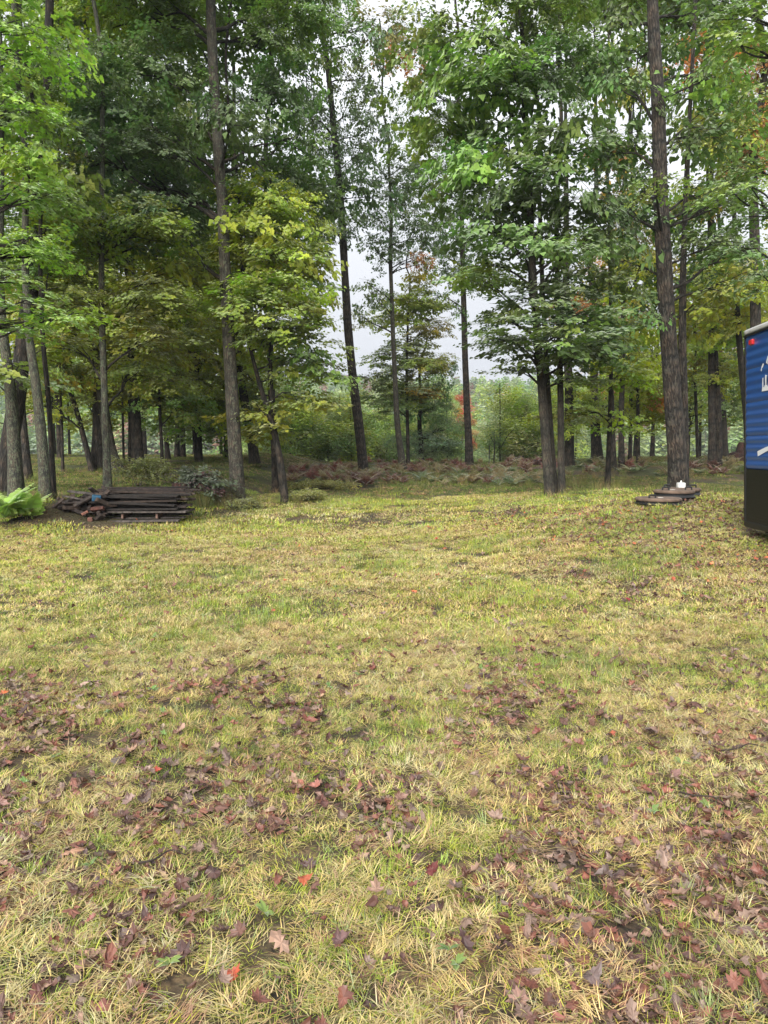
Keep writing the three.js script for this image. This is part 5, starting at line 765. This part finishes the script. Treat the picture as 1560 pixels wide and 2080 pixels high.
// ------------------------------------------------------------------ fallen leaves
{
  const flatLeaf = (seed, shape, size, roll, bend) => {     // a dry leaf rolled across and bent along its length, crumpled a little
    const keep = R; R = mulberry(seed);
    const pts = outline[shape], pos = [], col = [], ctr = 0.36, sk = rr(-0.5, 0.5), f1 = rr(0, 6);
    const arc = (t, k) => (Math.abs(k) < 0.01 ? [t, 0] : [Math.sin(t * k) / k, (1 - Math.cos(t * k)) / k]);
    const at = (x, y) => { const [cy, hy] = arc(y + sk * (x - 0.4) * 0.3, roll), [cx, hx] = arc(x - 0.4, bend); return V(cx * size, (hx + hy + 0.05 * Math.sin(x * 9 + f1) * Math.cos(y * 11 + f1)) * size, cy * size); };
    const ring = (k) => pts[k % pts.length], jag = pts.map(() => rr(0.82, 1.08)), mid = (k) => [lerp(ctr, ring(k)[0], 0.55), ring(k)[1] * 0.55], rim = (k) => { const q = ring(k), j = jag[k % pts.length]; return [ctr + (q[0] - ctr) * j, q[1] * j]; };
    const tri = (q, v) => { for (const [x, y] of q) { const p = at(x, y); pos.push(p.x, p.y, p.z); col.push(v, v * 0.97, v * 0.97); } };
    for (let k = 0; k < pts.length; k++) { const v = rr(0.7, 1.25); tri([[ctr, 0], mid(k), mid(k + 1)], v); tri([mid(k), rim(k), rim(k + 1)], v * rr(0.85, 1.1)); tri([mid(k), rim(k + 1), mid(k + 1)], v); }
    addStick(pos, col, at(0, 0), V(-0.72 * size, size * rr(-0.1, 0.15), rr(-0.15, 0.15) * size), 0.0011, C(0.6, 0.5, 0.5));
    R = keep; return geoOf(pos, col);
  };
  const shapes = [['maple', 0.075, 1.6, 0.7], ['maple', 0.08, -1.8, -0.9], ['maple', 0.072, 3.4, 1.2], ['oak', 0.1, 3.2, 1.1], ['oak', 0.095, -3, -1.0], ['maple', 0.075, -2.6, 1.6], ['oak', 0.1, 5, 1.6], ['maple', 0.078, 4.4, -1.5], ['maple', 0.07, 0.9, 2.2], ['oak', 0.09, -1.5, 2.4], ['ash', 0.07, 3, 1.5], ['small', 0.06, 2.4, 2.2], ['oak', 0.08, -4.5, 2], ['ash', 0.08, -2, -2.4]].map((a, i) => flatLeaf(i + 1, ...a));
  const lm = (c, o = {}) => { const m = LITTER.clone(); m.color.copy(c); Object.assign(m, o); return m; };
  const KIND = [
    ['dark chocolate brown fallen leaf curled in the lawn grass', 'dark brown fallen leaves on the lawn', [C(0.085, 0.036, 0.024), C(0.06, 0.028, 0.022), C(0.11, 0.05, 0.032)], 0.34],
    ['mauve grey underside of a fallen leaf in the lawn grass', 'mauve grey fallen leaves on the lawn', [C(0.175, 0.118, 0.085), C(0.13, 0.088, 0.068), C(0.23, 0.155, 0.115)], 0.24],
    ['reddish brown fallen leaf lying in the lawn grass', 'reddish brown fallen leaves on the lawn', [C(0.15, 0.055, 0.035), C(0.19, 0.075, 0.048)], 0.28],
    ['dry tan fallen leaf lying in the lawn grass', 'tan fallen leaves on the lawn', [C(0.25, 0.155, 0.105), C(0.2, 0.125, 0.09)], 0.12],
  ].map(([a, b, cs, w]) => [a, b, cs.map((c) => lm(c)), w, cs]);
  R = mulberry(700);
  const kindPick = () => { let u = R(); for (const k of KIND) { if (u < k[3]) return k; u -= k[3]; } return KIND[0]; };
  const spots = [];
  for (let k = 0; k < 30000; k++) { const d = Math.sqrt(lerp(1.4 ** 2, 14.5 ** 2, R())), x = rr(-1, 1) * (0.6 * d + 0.3); if (R() * 0.42 < litterAt(x, d) * 1) spots.push([x, d]); }
  const mats = []; for (let k = 0; k < 16000; k++) { const d = Math.sqrt(lerp(1.4 ** 2, 5.6 ** 2, R())), x = rr(-1, 1) * (0.6 * d + 0.3); if (0.45 + R() * 1.1 < litterAt(x, d)) mats.push([x, d]); }
  spots.sort((a, b) => a[1] - b[1]);
  const lists = new Map(), inView = (x, d) => Math.abs(x) < 0.56 * d && d > 1.72;
  let n = 0;
  for (const [x, d] of spots) {
    const geo = pick(shapes), kind = kindPick(), lift = rr(0.012, 0.046), q = quatFor(V(rr(-0.7, 0.7), 1, rr(-0.7, 0.7)), rr(0, 6.283)), s = Math.pow(R(), 1.4) * 0.76 + 0.32, p = G(x, d); p.y += lift;
    if (n < 270 && s > 0.5 && inView(x, d)) { n++; const m = single('fallen_leaf', geo, pick(kind[2]), kind[0], 'leaf', kind[1]); m.position.copy(p); m.quaternion.copy(q); m.scale.setScalar(s); }
    else { if (!lists.has(geo)) lists.set(geo, []); lists.get(geo).push([M4(p, q, s), vary(d > 7 && R() < 0.05 ? C(0.5, 0.15, 0.06) : pick(kind[4]), 0.2, 0.1)]); }
  }
  for (const [x, d] of mats) { const geo = pick(shapes), p = G(x, d); p.y += rr(0.004, 0.022); if (!lists.has(geo)) lists.set(geo, []); lists.get(geo).push([M4(p, quatFor(V(rr(-0.3, 0.3), 1, rr(-0.3, 0.3)), rr(0, 6.283)), V(1, 0.6, 1).multiplyScalar(rr(0.4, 0.95))), vary(pick(kindPick()[4]), 0.25, 0.1)]); }
  const litter = new THREE.Group(); litter.name = 'leaf_litter'; scene.add(litter); tag(litter, 'brown leaf litter sprinkled through the grass and over the mound', 'leaves', null, 'stuff');
  for (const [geo, list] of lists) scatter('litter_leaf', geo, LITTER, list, litter);
  // the few bright leaves one notices, each in its place
  for (const [px, py, s, c, sh, label] of [
    [620, 1806, 1.0, C(0.42, 0.10, 0.035), 5, 'brick orange maple leaf lying alone in long grass'], [475, 1998, 0.9, C(0.5, 0.09, 0.03), 0, 'bright rust orange leaf at the edge of a straw patch'],
    [880, 1790, 1.15, C(0.16, 0.025, 0.02), 2, 'glossy dark red curled leaf standing up from the litter'], [8, 1420, 1.0, C(0.6, 0.14, 0.03), 0, 'vivid orange leaf beside the mauve one on short lawn'],
    [1243, 1502, 0.9, C(0.5, 0.13, 0.06), 5, 'salmon orange folded leaf on the brown litter'], [320, 1574, 0.7, C(0.55, 0.08, 0.04), 0, 'small scarlet leaf lying in green grass'],
    [1420, 1458, 1.0, C(0.5, 0.45, 0.04), 0, 'lemon yellow leaf on the pale straw grass'], [1275, 1224, 1.1, C(0.32, 0.02, 0.03), 1, 'crimson leaf on the short lawn before the mound'],
    [886, 1100, 1.2, C(0.6, 0.1, 0.04), 2, 'scarlet leaf far out on the open lawn'], [903, 1121, 1.2, C(0.55, 0.16, 0.06), 0, 'orange leaf close to the scarlet one far out on the lawn'],
    [1416, 1161, 1.2, C(0.6, 0.22, 0.1), 1, 'pale orange leaf on the lawn below the mound'], [1368, 1184, 1.1, C(0.55, 0.13, 0.06), 0, 'orange red leaf on the lawn below the mound beside a pale one'],
    [1450, 1183, 1.1, C(0.55, 0.2, 0.09), 5, 'apricot leaf in the grass in front of the trailer'], [1534, 1142, 1.2, C(0.55, 0.15, 0.07), 0, 'orange curled leaf in the grass beside the trailer'],
    [1275, 1044, 1.3, C(0.7, 0.25, 0.03), 0, 'golden orange leaf on the mound below the flat cover'], [1373, 1008, 0.8, C(0.6, 0.36, 0.05), 0, 'golden leaf standing on the flat round cover'],
    [556, 1245, 0.9, C(0.5, 0.12, 0.05), 1, 'small orange leaf on the bare straw lawn'], [160, 1425, 1.0, C(0.34, 0.24, 0.22), 5, 'pale pinkish leaf on the short lawn'],
    [1372, 1590, 1.2, C(0.3, 0.16, 0.13), 3, 'long salmon pink oak leaf in the grass'], [1225, 1800, 1.3, C(0.2, 0.145, 0.125), 7, 'large silvery mauve leaf lying flat in the litter'],
    [690, 1940, 1.3, C(0.2, 0.11, 0.1), 2, 'large pinkish brown cupped leaf in the grass'], [1205, 2010, 1.3, C(0.18, 0.125, 0.11), 5, 'broad mauve leaf half sunk in the grass'],
  ]) { const p = onGround(px, py), m = single('fallen_leaf', shapes[sh], lm(c.clone().multiplyScalar(0.62)), label, 'leaf'); m.position.copy(p).add(V(0, 0.035 * s, 0)); m.rotation.set(rr(0.1, 0.6), rr(0, 6.28), rr(-0.4, 0.4)); m.scale.setScalar(s * 0.8); }
  // dead sticks
  R = mulberry(720);
  for (const [px, py, len, yaw, label] of [[1510, 1535, 0.24, 0.15, 'dry brown twig lying across the grass near a salmon leaf'], [1430, 1640, 0.2, -0.7, 'short dark stick half hidden in long grass'], [330, 1760, 0.16, 0.4, 'thin grey twig among the dark leaves'], [1300, 992, 0.7, 0.1, 'arched dead twig on the lawn beyond the flat cover'], [365, 968, 1.6, -0.3, 'fallen dead limb behind the lumber pile']]) {
    const p = onGround(px, py), arch = len > 0.5 ? 0.12 : 0.04, m = single('fallen_twig', tube(new THREE.CatmullRomCurve3([V(-len / 2, 0.01, 0), V(-len / 5, 0.015 + len * arch, 0.02), V(len / 5, 0.015 + len * arch, -0.02), V(len / 2, 0.01, 0.01)]).getPoints(14), Array.from({ length: 15 }, (_, i) => lerp(0.0042, 0.002, i / 14) * (len > 1 ? 5 : 1)), 6, { rough: 0.4, seed: 2 }), plankMats[1], label, 'twig'); m.position.copy(p).y += 0.02; m.rotation.y = yaw;
  }
  // broad-leaved weeds in the lawn
  const wg = (() => { const pos = [], col = [], keep = R; R = mulberry(9); for (let k = 0; k < 7; k++) { const a = rr(0, 6.283), dir = V(Math.cos(a), rr(0.1, 0.9), Math.sin(a)).normalize(), n = V(0, 1, 0).addScaledVector(dir, -dir.y).normalize(), v = rr(0.8, 1.2); addLeaf(pos, col, V(0, 0.01, 0), dir, n, rr(0.03, 0.065), 'ash', C(v, v, v), 0.4); } R = keep; return geoOf(pos, col); })();
  const wl = []; for (let k = 0; k < 420; k++) { const d = Math.sqrt(lerp(2, 100, R())), x = rr(-0.6, 0.6) * d; if (fbm(x, d, 99, 2) < 0.48) continue; const p = G(x, d); p.y += 0.02; wl.push([M4(p, quatFor(V(rr(-0.3, 0.3), 1, rr(-0.3, 0.3)), rr(0, 6.283)), rr(0.3, 0.75)), vary(C(0.22, 0.34, 0.07), 0.25, 0.15)]); }
  const ws = scatter('lawn_weeds', wg, LEAF, wl); tag(ws, 'small broad-leaved weeds sprouting through the lawn', 'weeds', null, 'stuff');
}

renderer.render(scene, camera);
